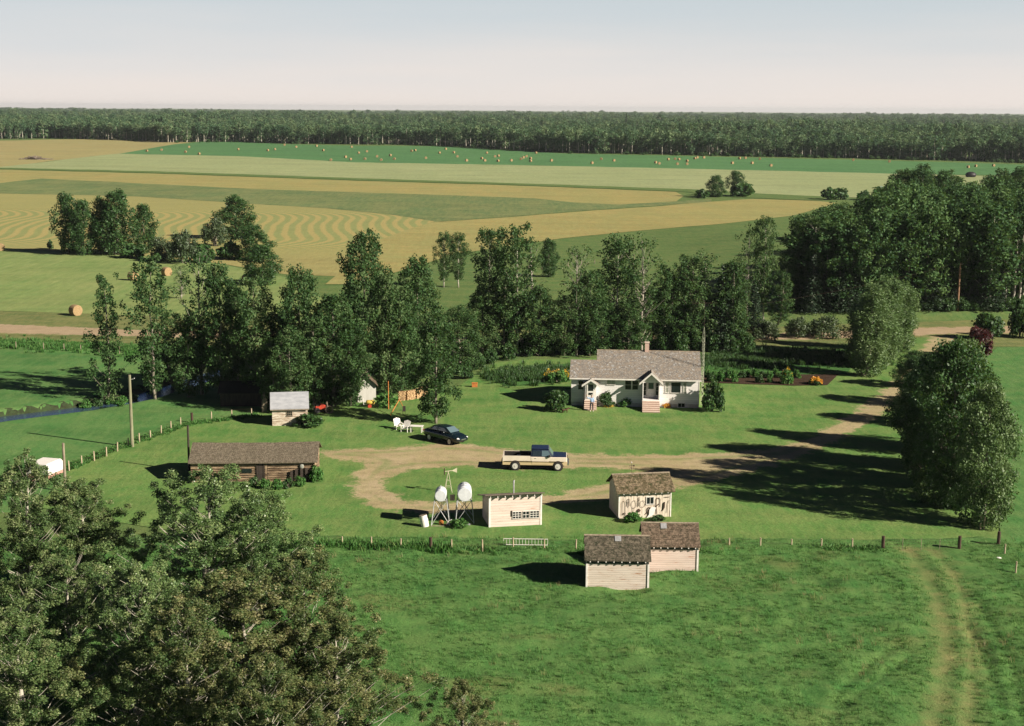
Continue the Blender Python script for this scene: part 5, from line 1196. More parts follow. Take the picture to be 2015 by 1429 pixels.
MB().tube([(0, 0, 0.03), (0, 0, 0.28), (0, 0, 0.30), (0, 0, 0.58), (0, 0, 0.60), (0, 0, 0.88)], [0.285, 0.285, 0.30, 0.30, 0.285, 0.285], 18).build('drum', m_white, bl, smooth=False)
MB().tube([(0, 0, 0.88), (0, 0, 0.91)], 0.29, 18).tube([(0, 0, 0.0), (0, 0, 0.03)], 0.29, 18).build('rim', m_wood, bl)
o = MB().tube([(0, 0, 0), (0, 0, 0.30), (0, 0, 0.36)], [0.17, 0.17, 0.06], 12).build('jug', m_orange); o.location = gp(868, 1033); tag(o, 'orange jug standing between the legs of the left tank', 'jug')
o = MB().tube([(0, 0, 0), (0.1, 0, 0.3)], [0.12, 0.05], 8).tube([(0.1, 0, .3), (.35, 0, .42)], 0.03, 6).build('funnel', m_white); o.location = gp(880, 1033); tag(o, 'pale funnel beside the orange jug', 'funnel')
o = MB().box(-0.5, 0.5, -0.12, 0.12, 0.0, 0.13).box(-0.45, -0.1, -0.1, 0.1, 0.13, 0.26).box(0.15, 0.4, -0.1, 0.1, 0.13, 0.22).build('scrap_pile', m_tin, None, bevel=0.01); o.location = gp(912, 1034); tag(o, 'bits of white scrap lying under the larger fuel tank', 'scrap')
# ornamental windmill
wm = thing('garden_windmill', 'little cream garden windmill on a tripod in the grass island', 'windmill', gp(882, 969), R(8)); m_cream = plain('cream_paint', (0.55, 0.52, 0.38), (0.45, 0.42, 0.3), 4, 0.6)
for k in range(4):
    a = pi/4+k*pi/2; MB().tube([(0.42*cos(a), 0.42*sin(a), 0), (0.06*cos(a), 0.06*sin(a), 1.55)], 0.022, 5).build('leg', m_cream, wm)
mb = MB()
for z in (0.5, 1.0): 
    q = 0.42-0.36*z/1.55
    for k in range(4): a, b = pi/4+k*pi/2, 3*pi/4+k*pi/2; mb.tube([(q*cos(a), q*sin(a), z), (q*cos(b), q*sin(b), z)], 0.012, 4)
mb.tube([(0, 0, 1.5), (0, 0, 1.75)], 0.03, 6).build('brace', m_cream, wm)
MB().tube([(-0.28, 0, 1.74), (0.42, 0, 1.80)], 0.03, 6).build('shaft', m_cream, wm)
MB().prism([(0.35, 1.76), (0.70, 1.62), (0.72, 2.02), (0.35, 1.84)], -0.012, 0.012, 'y').build('tail_vane', m_cream, wm)
mb = MB()
for k in range(12):
    a = k*pi/6; M4 = Matrix.Translation((-0.30, 0, 1.74)) @ Matrix.Rotation(a, 4, 'X'); mb.box(-0.02, 0.01, -0.04, 0.04, 0.07, 0.27, M4 @ Matrix.Rotation(R(25), 4, 'Z'))
mb.ball((-0.30, 0, 1.74), 0.05).build('wheel', m_rust, wm)

# utility poles
def pole(px, yb, yt, r, label, mat, arm=None, nm='utility_pole'):
    p = gp(px, yb); h = height_for(p, yt); t = thing(nm, label, 'pole', p)
    MB().tube([(0, 0, -0.3), (0, 0, h)], [r, r*0.75], 9).build('post', mat, t)
    if arm: MB().tube([(-0.05, 0, h-arm), (0.4, 0, h-arm+0.1)], 0.03, 5).ball((0.42, 0, h-arm+0.14), 0.05).build('insulator', m_tin, t)
    return t, p, h
m_pole = plain('mossy_pole', (0.24, 0.24, 0.15), (0.17, 0.16, 0.10), 3, 0.9, stretch=(1, 1, .3))
pole(260.5, 880, 738, 0.16, 'tall greenish utility pole standing on the left fence line', m_pole, 0.45)
pole(129, 968, 872, 0.13, 'grey utility pole rising behind the near poplars at the left', m_wood)
pole(372.5, 928, 837, 0.11, 'dark pole at the left corner of the log barn', m_dkwood)
_, p1, h1 = pole(1884, 612, 517, 0.17, 'brown utility pole in front of the right wood', plain('brown_pole', (0.26, 0.15, 0.09), (0.2, 0.12, 0.07), 3, 0.9), 0.3)
pole(764.5, 806, 750, 0.05, 'thin upright orange pole beside the pale plank shed', m_orange, nm='orange_pole')
o = MB().tube([gp(768, 818) + Vector((0, 0, 0.05)), gp(786, 812) + Vector((0, 0, 1.35))], 0.04, 6).build('orange_pipe', m_orange); tag(o, 'orange pipe slanting up from the lawn behind the white chairs', 'pipe')
o = MB().tube([gp(786, 812) + Vector((0, 0, 1.35)), gp(786, 812) + Vector((0.5, 1.0, 0.0))], 0.035, 6).build('pipe_prop', m_orange); tag(o, 'short orange prop holding up the slanting pipe', 'pipe')
# power line sagging behind the house
ln_ = []
A_, B_ = gp(1130, 700) + Vector((0, 0, 4.0)), gp(1884, 608) + Vector((0, 0, h1-0.3))
for k in range(25): f = k/24; q = A_.lerp(B_, f); q.z -= 2.2*4*f*(1-f)*0.6; ln_.append(q)
tag(MB().tube(ln_, 0.006, 4).build('power_line', m_rust), 'thin power line sagging behind the house to the brown pole', 'wire')

# fences
def fence(name, label, cat, posts, h, r, mat, dark=(), wires=3, hd=None, wr=0.004):
    t = thing(name, label, cat, (0, 0, 0)); P = []
    rd = random.Random(len(posts))
    for i, (px, py) in enumerate(posts):
        p = gp(px, py); P.append(p); d = i in dark; hh = (hd or h*1.15) if d else h*rd.uniform(0.92, 1.06); rr = r*2.1 if d else r
        o = MB().tube([(0, 0, -0.2), (rd.uniform(-.03, .03), 0, hh)], [rr, rr*0.9], 7).build('post', m_postd if d else mat, t); o.location = p
    mb = MB()
    for a, b in zip(P, P[1:]):
        for k in range(wires):
            z = h*(0.3+0.62*k/max(1, wires-1)); mb.tube([a+Vector((0, 0, z)), a.lerp(b, .5)+Vector((0, 0, z-0.03)), b+Vector((0, 0, z))], wr, 3, cap=False)
    mb.build('wire', m_rust, t); return t
lf = [(x/3.875, 640+y/3.875) for x, y in [(528, 1112), (625, 1070), (720, 1037), (812, 1003), (895, 965), (980, 928), (1063, 893), (1148, 868), (1229, 835), (1305, 800), (1378, 772), (1465, 742), (1613, 722), (1767, 705), (1918, 697)]]
fence('wire_fence', 'post and wire fence running from the trailer up to the creek poplars', 'fence', lf, 0.85, 0.065, m_post, (11,), 3)
ff = [(500+x/3.332, 1000+y/3.332) for x, y in [(0, 250), (200, 255), (383, 262), (577, 268), (769, 275), (962, 285), (1160, 290), (1296, 290), (1498, 295), (1700, 280), (1903, 290)]] + [(1133, 1087)]
fence('wire_fence', 'post and wire fence between the yard and the near pasture, left of the granaries', 'fence', ff, 0.95, 0.06, m_post, (6,), 3)
fr_ = [(1375, 1090), (1435, 1084), (1496, 1083), (1557, 1085), (1616, 1083)] + [(1480+x/3.183, 980+y/3.183) for x, y in [(629, 325), (817, 335)]]
fr_ = [(1375, 1090), (1435, 1084), (1496, 1083), (1557, 1084), (1616, 1083), (1677, 1083), (1737, 1086)]
fence('wire_fence', 'post and wire fence between the yard and the near pasture, right of the granaries', 'fence', fr_, 0.92, 0.06, m_post, (6,), 3, 1.15)
fence('wire_fence', 'fence corner with dark thick posts below the driveway trees', 'fence', [(1887, 1086), (1964, 1077), (1976, 1096), (1998, 1131), (2035, 1180)], 0.90, 0.06, m_post, (0, 1), 3, 1.15)
g = thing('wire_gate', 'slack wire gate across the track between two dark posts', 'gate'); mb = MB(); a_, b_ = gp(1739, 1086), gp(1885, 1086)
for k in range(5): mb.tube([a_+Vector((0, 0, 0.15+k*0.2)), a_.lerp(b_, .5)+Vector((0, 0, 0.10+k*0.2)), b_+Vector((0, 0, 0.15+k*0.2))], 0.005, 3)
for k in range(1, 24): q = a_.lerp(b_, k/24); mb.tube([q+Vector((0, 0, 0.12)), q+Vector((0, 0, 0.93))], 0.003, 3)
mb.build('mesh', m_rust, g); mb = MB()
for k in (1, 2, 3): q = a_.lerp(b_, k/4); mb.tube([q+Vector((0, 0, 0.03)), q+Vector((0, 0, 1.0))], 0.018, 5)
mb.build('stay', m_wood, g)
mg = thing('tube_gate', 'long white tubular gate standing against the fence posts', 'gate', gp(1034, 1083), R(-1)); mb = MB(); hwg = 1.55
for z in (0.35, 0.78): mb.tube([(-hwg, 0.15, z), (hwg, 0.15, z)], 0.022, 5)
mb.build('rail', m_white, mg); mb = MB()
for k in range(15): x = -hwg+2*hwg*k/14; mb.tube([(x, 0.15, 0.35), (x, 0.15, 0.78)], 0.010, 4)
mb.build('bar', m_white, mg)
fence('wire_fence', 'weathered fence along the road ditch at the left', 'fence', [(-10, 690), (32, 687), (86, 689), (126, 690), (159, 692), (195, 694), (235, 697)], 0.95, 0.06, m_wood, (), 2)
fence('wire_fence', 'short dark fence on the bank before the right wood', 'fence', [(1800+i*16, 612-i*0.4) for i in range(15)], 0.95, 0.05, m_wood, (), 2)
fence('wire_fence', 'little fence across the green slope beyond the road', 'fence', [(1040+i*26, 534-i*3) for i in range(9)], 1.0, 0.08, m_wood, (), 1, wr=0.012)
# guard posts at the last tree of the row
for k, px in enumerate((1929, 1936)): o = MB().tube([(0, 0, -.1), (0, 0, 1.0)], 0.06, 6).build('guard_stake', m_post); o.location = gp(px, 1043); tag(o, ['left', 'right'][k] + ' one of two pale stakes guarding the last tree of the driveway row', 'stake', 'stakes at the last driveway tree')

for k in range(14):
    at('weeds', 1392+k*13.5, 742 + (k % 2)*3, 724 + (k*5 % 7), 20, 'garden_plant', 'leafy garden plant in the green row behind the soil bed', 'plant', 'plants in the garden row')
# garden bed plants
for k, (px, yb, w, h) in enumerate([(1398, 752, 22, 20), (1418, 752, 22, 24), (1442, 752, 26, 26), (1495, 754, 24, 18), (1515, 754, 16, 12), (1548, 756, 30, 30)]):
    at('weeds', px, yb, yb-h, w, 'garden_plant', ['leafy plant first in the soil bed beside the house', 'leafy plant second in the soil bed', 'tall grey-green plant third in the soil bed', 'plant in the middle of the soil bed', 'smallest plant in the middle of the soil bed', 'tall plant with a few yellow flowers in the soil bed'][k], 'plant', None)
PR['flower_y'] = [bush(460, lf_yel, 0.13, 60, 9, 0.8, 0.18)]; PR['flower_o'] = [bush(461, lf_org, 0.16, 60, 11, 0.6, 0.18)]
PR['sunflower'] = [bush(462, lf_yel, 0.12, 46, 7, 1.1, 0.16)]
at('sunflower', 1548, 755, 722, 34, 'flower_clump', 'yellow blooms over the tall plant in the soil bed', 'flowers')
at('weeds', 1604, 758, 745, 34, 'flower_plant', 'leafy stems beneath the bright orange-yellow clump in the soil bed', 'plant')
at('flower_o', 1604, 757, 740, 38, 'flower_clump', 'bright orange-yellow flower clump in the soil bed', 'flowers')
at('flower_y', 1330, 801, 789, 26, 'flower_clump', 'yellow flowers under the big window of the house', 'flowers')
at('flower_o', 1312, 803, 793, 24, 'flower_clump', 'orange flowers right of the brick steps', 'flowers'); at('weeds', 1316, 800, 784, 34, 'flower_plant', 'leafy flower stems right of the brick steps', 'plant')
at('weeds', 1232, 800, 781, 36, 'flower_plant', 'dark leafy plants left of the brick steps', 'plant'); at('weeds', 1212, 799, 783, 24, 'flower_plant', 'small leafy plant under the paired windows', 'plant')
at('flower_y', 1196, 801, 794, 30, 'flower_clump', 'low yellow edging of the flower bed between the porches', 'flowers'); at('flower_o', 1240, 797, 788, 20, 'flower_clump', 'few orange blooms beneath the paired windows', 'flowers')
at('weeds', 1098, 752, 728, 60, 'sunflower_plant', 'green stems of the sunflowers left of the house', 'plant')
for k, (px, yb) in enumerate([(1080, 748), (1096, 746), (1112, 748)]): at('sunflower', px, yb, 724, 30, 'sunflower_clump', ['left', 'middle', 'right'][k] + ' clump of yellow sunflowers beside the house', 'flowers', 'sunflowers beside the house')

# lawn furniture
def lawn_chair(px, py, rz, label):
    c = thing('lawn_chair', label, 'chair', gp(px, py), rz, 'white lawn chairs')
    mb = MB()
    for k in range(5): x = -0.27+k*0.135; mb.box(x-0.058, x+0.058, 0, 0.025, 0, 0.78-0.05*abs(k-2), Matrix.Translation((0, 0.22, 0.34)) @ Matrix.Rotation(R(-22), 4, 'X'))
    mb.build('backrest', m_white, c)
    mb = MB()
    for k in range(4): y_ = -0.28+k*0.14; mb.box(-0.28, 0.28, y_-0.06, y_+0.06, 0.36-0.02*k, 0.385-0.02*k)
    mb.build('seat', m_white, c)
    for s in (-1, 1):
        MB().box(s*0.36-0.06, s*0.36+0.06, -0.38, 0.34, 0.58, 0.605).build('armrest', m_white, c)
        MB().box(s*0.33-0.02, s*0.33+0.02, -0.36, -0.27, 0, 0.58).build('leg', m_white, c); MB().box(s*0.33-0.02, s*0.33+0.02, 0.20, 0.29, 0, 0.58).build('leg', m_white, c)
lawn_chair(784, 845, R(25), 'white slatted lawn chair, left of the pair by the car'); lawn_chair(798, 850, R(-20), 'white slatted lawn chair, right of the pair by the car')
tb = thing('lawn_table', 'low white lawn table beside the dark car', 'table', gp(820, 851), R(-8)); mb = MB()
for k in range(5): y_ = -0.3+k*0.15; mb.box(-0.62, 0.62, y_-0.066, y_+0.066, 0.62, 0.65)
mb.build('tabletop', m_white, tb)
for sx in (-1, 1):
    for sy in (-1, 1): MB().box(sx*0.52-0.04, sx*0.52+0.04, sy*0.28-0.03, sy*0.28+0.03, 0, 0.62).build('leg', m_white, tb)
# fire wood
wp = thing('woodpile', 'long stack of split firewood on the lawn margin', 'woodpile', (0, 0, 0)); A0 = [gp(784, 789), gp(800, 788), gp(818, 785), gp(840, 778)]
def stack(pts, h, name):
    V = MB(); rd = random.Random(4); tot = [0]
    for a, b in zip(pts, pts[1:]):
        L_ = (b-a).length; n = int(L_/0.16); d = (b-a).normalized(); nr = Vector((d.y, -d.x, 0))
        for i in range(n):
            for j in range(int(h/0.13)):
                c = a + d*(i*0.16+rd.uniform(-.02, .02)+(j % 2)*0.08) + Vector((0, 0, 0.07+j*0.13)); l = rd.uniform(-.04, .04)
                V.tube([c+nr*(0.2+l), c-nr*(0.2-l)], rd.uniform(0.055, 0.082), 6)
    return V.build(name, plain('split_wood', (0.56, 0.38, 0.20), (0.34, 0.21, 0.11), 7, 0.9), wp)
stack(A0, 1.15, 'split_logs')
# yellow tank on a little cart, red machine, wheel
yt_ = thing('tank_cart', 'small yellow tank on a cart at the edge of the shade', 'tank cart', gp(727, 802), R(12))
MB().tube([(-0.35, 0, 0.55), (-0.28, 0, 0.55), (0.45, 0, 0.55), (0.55, 0, 0.55)], [0.12, 0.24, 0.24, 0.12], 14).build('tank', m_yel, yt_, smooth=True); MB().tube([(-0.6, 0, 0.35), (0.5, 0, 0.35)], 0.04, 5).tube([(-0.6, 0, .35), (-0.62, 0, 1.0)], 0.03, 5).build('frame', m_white, yt_)
for s in (-1, 1): MB().tube([(0, s*0.3-0.04, 0.2), (0, s*0.3+0.04, 0.2)], 0.2, 12).build('wheel', m_red, yt_)
rm = thing('garden_tractor', 'small red garden machine in the shade by the old wheel', 'machine', gp(632, 812), R(15))
MB().prism([(-0.6, 0.35), (0.45, 0.35), (0.50, 0.75), (0.0, 0.92), (-0.25, 0.70), (-0.6, 0.72)], -0.26, 0.26, 'y').build('body', m_red, rm, bevel=0.03)
MB().box(-0.5, -0.2, -0.2, 0.2, 0.72, 0.85).build('seat', m_dkwood, rm); MB().tube([(-0.05, 0, 0.85), (-0.2, 0, 1.1)], 0.02, 5).build('steering_column', m_dkwood, rm)
for x, r in ((-0.42, 0.28), (0.4, 0.2)):
    for s in (-1, 1): MB().tube([(x, s*0.35-0.06, r), (x, s*0.35+0.06, r)], r, 14).build('wheel', MATS['tyre'], rm)
po = MB().tube([(0, 0, -.2), (0.03, 0, 1.15)], [0.12, 0.10], 9).build('stump_post', m_wood); po.location = gp(643, 812); tag(po, 'thick grey post with the old wheel leaning on it', 'post')
ow = thing('old_wheel', 'old pale-rimmed wheel leaning on the grey post', 'wheel', gp(648, 814), R(5)); a = MB(); nn = 20
for k in range(nn): a.tube([(0.36*cos(2*pi*k/nn), 0, 0.40+0.36*sin(2*pi*k/nn)), (0.36*cos(2*pi*(k+1)/nn), 0, 0.40+0.36*sin(2*pi*(k+1)/nn))], 0.06, 6)
a.build('rim', m_wood, ow); a = MB()
for k in range(8): a.tube([(0, 0, 0.40), (0.33*cos(k*pi/4), 0, 0.40+0.33*sin(k*pi/4))], 0.02, 4)
a.build('spoke', m_rust, ow)
so_ = thing('plank_bundle', 'pale bundle of boards leaning left of the grey-roofed hut', 'boards', gp(520, 812)); MB().prism([(-0.22, 0), (0.25, 0), (0.30, 1.1), (0.05, 2.0), (-0.10, 1.9), (-0.25, 1.0)], -0.06, 0.06, 'y').build('boards', m_wood, so_)
o = MB().box(-0.3, 0.3, -0.2, 0.2, 0, 0.45).box(-0.34, 0.34, -0.24, 0.24, 0.45, 0.5).build('crate', m_orange, None, bevel=0.01); o.location = gp(934, 762); tag(o, 'small orange-brown box standing at the lawn margin', 'box')
hd = thing('swing_seat', 'small black seat standing behind the white chairs', 'seat', gp(795, 816)); MB().box(-0.15, 0.15, -0.15, 0.15, 0.35, 0.42).build('seat', m_dkwood, hd); MB().box(-0.15, 0.15, 0.12, 0.16, 0.42, 0.85).build('backrest', m_dkwood, hd)
for sx in (-1, 1): MB().tube([(sx*0.12, 0, 0), (sx*0.12, 0, 0.35)], 0.02, 5).build('leg', m_dkwood, hd)
o = MB().ball((0, 0, 0.1), (0.25, 0.16, 0.12), 8, 5).build('pale_stone', m_white); o.location = gp(1964, 1102); tag(o, 'white stone in the weeds below the dark fence posts', 'stone')

# ------------------------------------------------------------------ vehicles
def paint(name, c, rough=0.28): return plain(name, c, tuple(v*0.9 for v in c), 2, rough, 0.5, coat=0.5)
m_tyre = MATS['tyre']; m_rim = plain('pale_rim', (0.62, 0.60, 0.55), (0.50, 0.48, 0.44), 5, 0.4, 0.5); m_chrome = plain('chrome', (0.6, 0.6, 0.6), None, 5, 0.2, 0.5, 0.9)
m_navy = paint('navy_paint', (0.010, 0.016, 0.042)); m_creamp = paint('cream_paint', (0.76, 0.66, 0.55), 0.35); m_tanp = paint('tan_paint', (0.60, 0.46, 0.27), 0.35)
m_autog = glass_mat('vehicle_glass', (0.02, 0.03, 0.035), 0.05, 1.0); m_windsh = glass_mat('windscreen_glass', (0.10, 0.15, 0.17), 0.05, 1.0)
def wheel(par, x, y, r, w, rimr=0.62, dish=0.0, rm=None):
    o = MB().tube([(0, -w/2, 0), (0, -w/2+0.03, 0), (0, w/2-0.03, 0), (0, w/2, 0)], [r*0.9, r, r, r*0.9], 24).build('wheel', m_tyre, par); o.location = (x, y, r)
    s = -1 if y < 0 else 1
    MB().tube([(0, s*(w/2+0.006), 0), (0, s*(w/2-0.03), 0)], [r*rimr, r*rimr*0.9], 20).tube([(0, s*(w/2+0.03), 0), (0, s*(w/2-0.01), 0)], [r*0.16, r*0.2], 12).build('rim', rm or m_rim, o)
    return o
def loft(name, st, mat, par, n=10, smooth=True, p=3.2):
    """cross-sections along x: (x, half width, z bottom, z top) with rounded corners"""
    mb = MB(); V = []; k = n*4
    for (x, w, z0, z1) in st:
        zc = (z0+z1)/2; hz = (z1-z0)/2
        for j in range(k):
            a = 2*pi*j/k; c_, s_ = cos(a), sin(a); e = 2.0/p
            V.append((x, w*math.copysign(abs(c_)**e, c_), zc + hz*math.copysign(abs(s_)**e, s_)))
    F = [(i*k+j, i*k+(j+1) % k, (i+1)*k+(j+1) % k, (i+1)*k+j) for i in range(len(st)-1) for j in range(k)]
    F += [tuple(range(k))[::-1], tuple((len(st)-1)*k+j for j in range(k))]
    return mb.add(V, F).build(name, mat, par, smooth=smooth)
# pickup truck, nose to +x
tkp = gp(1054, 927.5); T_ = thing('pickup_truck', 'cream and navy extended-cab pickup truck parked on the dirt drive', 'truck', tkp + Vector((0, 0.95, 0.04)), R(-2.2))
Lr, Lf, HWt = -2.92, 2.86, 0.96
def side_poly(zlo, zhi, wheels, rr): # body side outline with arches
    pts = [(Lr, zlo)]
    for cx_ in wheels:
        pts.append((cx_-rr, zlo)); 
        for k in range(9): a = pi - pi*k/8; pts.append((cx_+rr*cos(a), max(zlo, 0.40+rr*sin(a))))
        pts.append((cx_+rr, zlo))
    pts += [(Lf-0.02, zlo), (Lf, zhi-0.12), (Lf-0.06, zhi), (Lr, zhi)]
    return [(a, b) for a, b in pts]
WB = (-1.80, 2.02)
MB().prism(side_poly(0.50, 0.82, WB, 0.46), -HWt-0.001, HWt+0.001, 'y').build('lower_body', m_tanp, T_)
def upper(zlo, zhi, xs0, xs1, mat, name): return MB().box(xs0, xs1, -HWt, HWt, zlo, zhi).build(name, mat, T_, bevel=0.03)
# bed: walls, floor and open top
bx0, bx1 = Lr, -0.44
mb = MB().box(bx0, bx1, -HWt, -HWt+0.09, 0.80, 1.28).box(bx0, bx1, HWt-0.09, HWt, 0.80, 1.28).box(bx0, bx0+0.07, -HWt+0.09, HWt-0.09, 0.80, 1.28)
for s in (-1, 1):
    c = [( -1.80+0.47*cos(pi*k/10), 0.40+0.47*sin(pi*k/10)) for k in range(11)]
mb.build('bed', m_creamp, T_)
MB().box(bx0+0.07, bx1, -HWt+0.09, HWt-0.09, 0.70, 0.80).box(bx0+0.07, bx1, -HWt+0.09, -HWt+0.10, 0.8, 1.26).box(bx0+0.07, bx1, HWt-0.10, HWt-0.09, 0.8, 1.26).box(bx1-0.02, bx1, -HWt+.1, HWt-.1, 0.8, 1.26).build('bed_liner', plain('black_liner', (0.012, 0.012, 0.012), None, 4, 0.7), T_)
MB().box(-2.5, -2.2, -0.3, 0.0, 0.8, 1.0).box(-1.7, -1.35, 0.2, 0.5, 0.8, 1.05).build('bed_clutter', m_tin, T_)
MB().box(-0.439, Lf-0.05, -HWt, HWt, 0.80, 1.20).build('body', m_creamp, T_, bevel=0.03)
mb = MB().add([(1.45, -0.90, 1.18), (1.45, 0.90, 1.18), (Lf-0.08, 0.88, 1.18), (Lf-0.08, -0.88, 1.18), (1.45, -0.84, 1.30), (1.45, 0.84, 1.30), (Lf-0.12, 0.82, 1.245), (Lf-0.12, -0.82, 1.245)], [(0, 3, 2, 1), (4, 5, 6, 7), (0, 1, 5, 4), (1, 2, 6, 5), (2, 3, 7, 6), (3, 0, 4, 7)])
mb.build('hood', m_navy, T_, bevel=0.025)
# cab
cab = MB(); zb, zt = 1.19, 1.82; cb_ = [(-0.42, zb), (1.62, zb), (1.16, zt), (-0.34, zt)]
lw, tw = 0.90, 0.74
V = [(x, s*(lw if z == zb else tw), z) for s in (-1, 1) for x, z in cb_]
cab.add(V, [(0, 1, 2, 3), (4, 7, 6, 5), (0, 3, 7, 4), (1, 5, 6, 2), (3, 2, 6, 7), (0, 4, 5, 1)]); c_ = cab.build('cab', m_navy, T_, bevel=0.05)
MB().box(-0.38, 1.20, -0.76, 0.76, 1.80, 1.89).build('cab_roof', m_navy, T_, bevel=0.035)
def quad_slab(P, off, name, mat, par):
    P = [Vector(p) for p in P]; n = (P[1]-P[0]).cross(P[3]-P[0]).normalized()*off
    return MB().add([p for p in P]+[p+n for p in P], [(0, 1, 2, 3), (7, 6, 5, 4), (0, 4, 5, 1), (1, 5, 6, 2), (2, 6, 7, 3), (3, 7, 4, 0)]).build(name, mat, par)
def side_pt(x, z, s, o=0.012): f = (z-zb)/(zt-zb); return (x, s*(lw+(tw-lw)*f+o), z)
for s in (-1, 1):
    quad_slab([side_pt(-0.28, 1.26, s), side_pt(0.50, 1.26, s), side_pt(0.50, 1.74, s), side_pt(-0.24, 1.74, s)], 0.01*(-s), 'side_window', m_autog, c_)
    quad_slab([side_pt(0.57, 1.26, s), side_pt(1.46, 1.26, s), side_pt(1.12, 1.74, s), side_pt(0.57, 1.74, s)], 0.01*(-s), 'side_window', m_windsh, c_)
    MB().box(1.22, 1.34, s*1.02-0.09, s*1.02+0.09, 1.22, 1.42).build('mirror', m_dkwood, T_, bevel=0.01)
    d = MB().box(-0.30, 1.20, s*(HWt+0.004)-0.006, s*(HWt+0.004)+0.006, 0.56, 1.185).build('door', m_creamp, T_); MB().box(-0.10, 0.08, s*(HWt+0.012)-0.01, s*(HWt+0.012)+0.01, 1.06, 1.10).build('handle', m_chrome, d)
    MB().box(-0.30, 1.20, s*(HWt+0.013)-0.003, s*(HWt+0.013)+0.003, 0.56, 0.83).build('door_band', m_tanp, d)
    MB().box(Lf-0.045, Lf+0.012, s*0.72-0.13, s*0.72+0.13, 0.88, 1.06).build('headlight', m_glassl, T_); MB().box(Lr-0.012, Lr+0.05, s*0.88-0.07, s*0.88+0.07, 0.85, 1.14).build('taillight', m_red, T_)
    MB().box(Lr+0.15, Lf-0.3, s*0.99-0.02, s*0.99+0.02, 0.795, 0.82).build('side_trim', m_dkwood, T_)
quad_slab([(1.58, -0.80, 1.27), (1.58, 0.80, 1.27), (1.21, 0.68, 1.78), (1.21, -0.68, 1.78)], 0.02, 'windscreen', m_windsh, c_)
quad_slab([(-0.425, -0.72, 1.30), (-0.425, 0.72, 1.30), (-0.365, 0.62, 1.72), (-0.365, -0.62, 1.72)], -0.02, 'rear_window', m_autog, c_)
MB().box(Lf-0.04, Lf+0.02, -0.55, 0.55, 0.84, 1.08).build('grille', m_dkwood, T_); MB().box(Lf-0.02, Lf+0.14, -0.95, 0.95, 0.52, 0.68).build('front_bumper', m_chrome, T_, bevel=0.02); MB().box(Lr-0.15, Lr, -0.92, 0.92, 0.50, 0.66).build('rear_bumper', m_dkwood, T_, bevel=0.02)
MB().box(Lr+0.3, Lf-0.3, -0.55, 0.55, 0.32, 0.52).build('chassis', m_dkwood, T_)
for x in WB:
    for s in (-1, 1): wheel(T_, x, s*0.88, 0.40, 0.26); MB().tube([(x, s*(HWt-0.20), 0.42), (x, s*(HWt+0.003), 0.42)], 0.475, 24).build('wheel_arch', m_dkwood, T_)
T_.scale = (0.955, 1, 1)
# the sedan, nose to +x
cp = gp(871, 873.5); S_ = thing('sedan_car', 'dark blue-green rounded sedan car parked at the edge of the drive', 'car', cp + Vector((0.25, 0.85, 0.03)), R(-43)); S_.scale = (0.95, 0.98, 1.10)
m_dkblue = paint('dark_sedan_paint', (0.006, 0.014, 0.018), 0.15)
loft('body', [(-2.42, 0.55, 0.50, 0.72), (-2.36, 0.76, 0.36, 0.90), (-2.0, 0.86, 0.26, 0.97), (-1.2, 0.90, 0.22, 0.99), (0, 0.91, 0.22, 0.98), (0.9, 0.90, 0.22, 0.95), (1.6, 0.87, 0.24, 0.88), (2.15, 0.80, 0.28, 0.77), (2.38, 0.66, 0.34, 0.68), (2.44, 0.45, 0.42, 0.60)], m_dkblue, S_, p=3.6)
loft('cabin', [(-1.95, 0.55, 0.85, 0.97), (-1.5, 0.68, 0.85, 1.14), (-1.0, 0.70, 0.85, 1.34), (-0.4, 0.70, 0.85, 1.42), (0.25, 0.69, 0.85, 1.41), (0.75, 0.68, 0.85, 1.25), (1.2, 0.64, 0.85, 1.02), (1.45, 0.5, 0.85, 0.93)], m_dkblue, S_, p=2.8)
quad_slab([(1.28, -0.58, 1.01), (1.28, 0.58, 1.01), (0.62, 0.50, 1.345), (0.62, -0.50, 1.345)], 0.012, 'windscreen', m_windsh, S_)
quad_slab([(-1.78, -0.5, 1.075), (-1.78, 0.5, 1.075), (-1.08, 0.46, 1.345), (-1.08, -0.46, 1.345)], -0.012, 'rear_window', m_autog, S_)
for s in (-1, 1):
    for xa, xb, xc, xd in ((-1.2, -0.38, -0.38, -0.9), (-0.30, 0.95, 0.45, -0.30)): quad_slab([(xa, s*0.715, 1.03), (xb, s*0.715, 1.03), (xc, s*0.655, 1.30), (xd, s*0.655, 1.30)], 0.01*(-s), 'side_window', m_autog, S_)
    MB().ball((2.26, s*0.55, 0.62), (0.14, 0.19, 0.075)).build('headlight', plain('lamp_glass', (0.85, 0.83, 0.80), None, 4, 0.15, 0.6) if 'lamp_glass' not in MATS else MATS['lamp_glass'], S_, smooth=True)
    MB().box(-2.43, -2.34, s*0.6-0.14, s*0.6+0.14, 0.70, 0.84).build('taillight', m_red, S_); MB().ball((0.75, s*0.98, 1.02), (0.07, 0.10, 0.06)).build('mirror', m_dkblue, S_)
    for x in (-1.38, 1.42): wheel(S_, x, s*0.82, 0.31, 0.19, 0.66, rm=m_tin)
MB().box(2.40, 2.47, -0.28, 0.28, 0.50, 0.56).build('grille', m_chrome, S_)
MB().box(-2.44, -2.38, -0.25, 0.25, 0.56, 0.68).build('number_plate', m_white, S_)

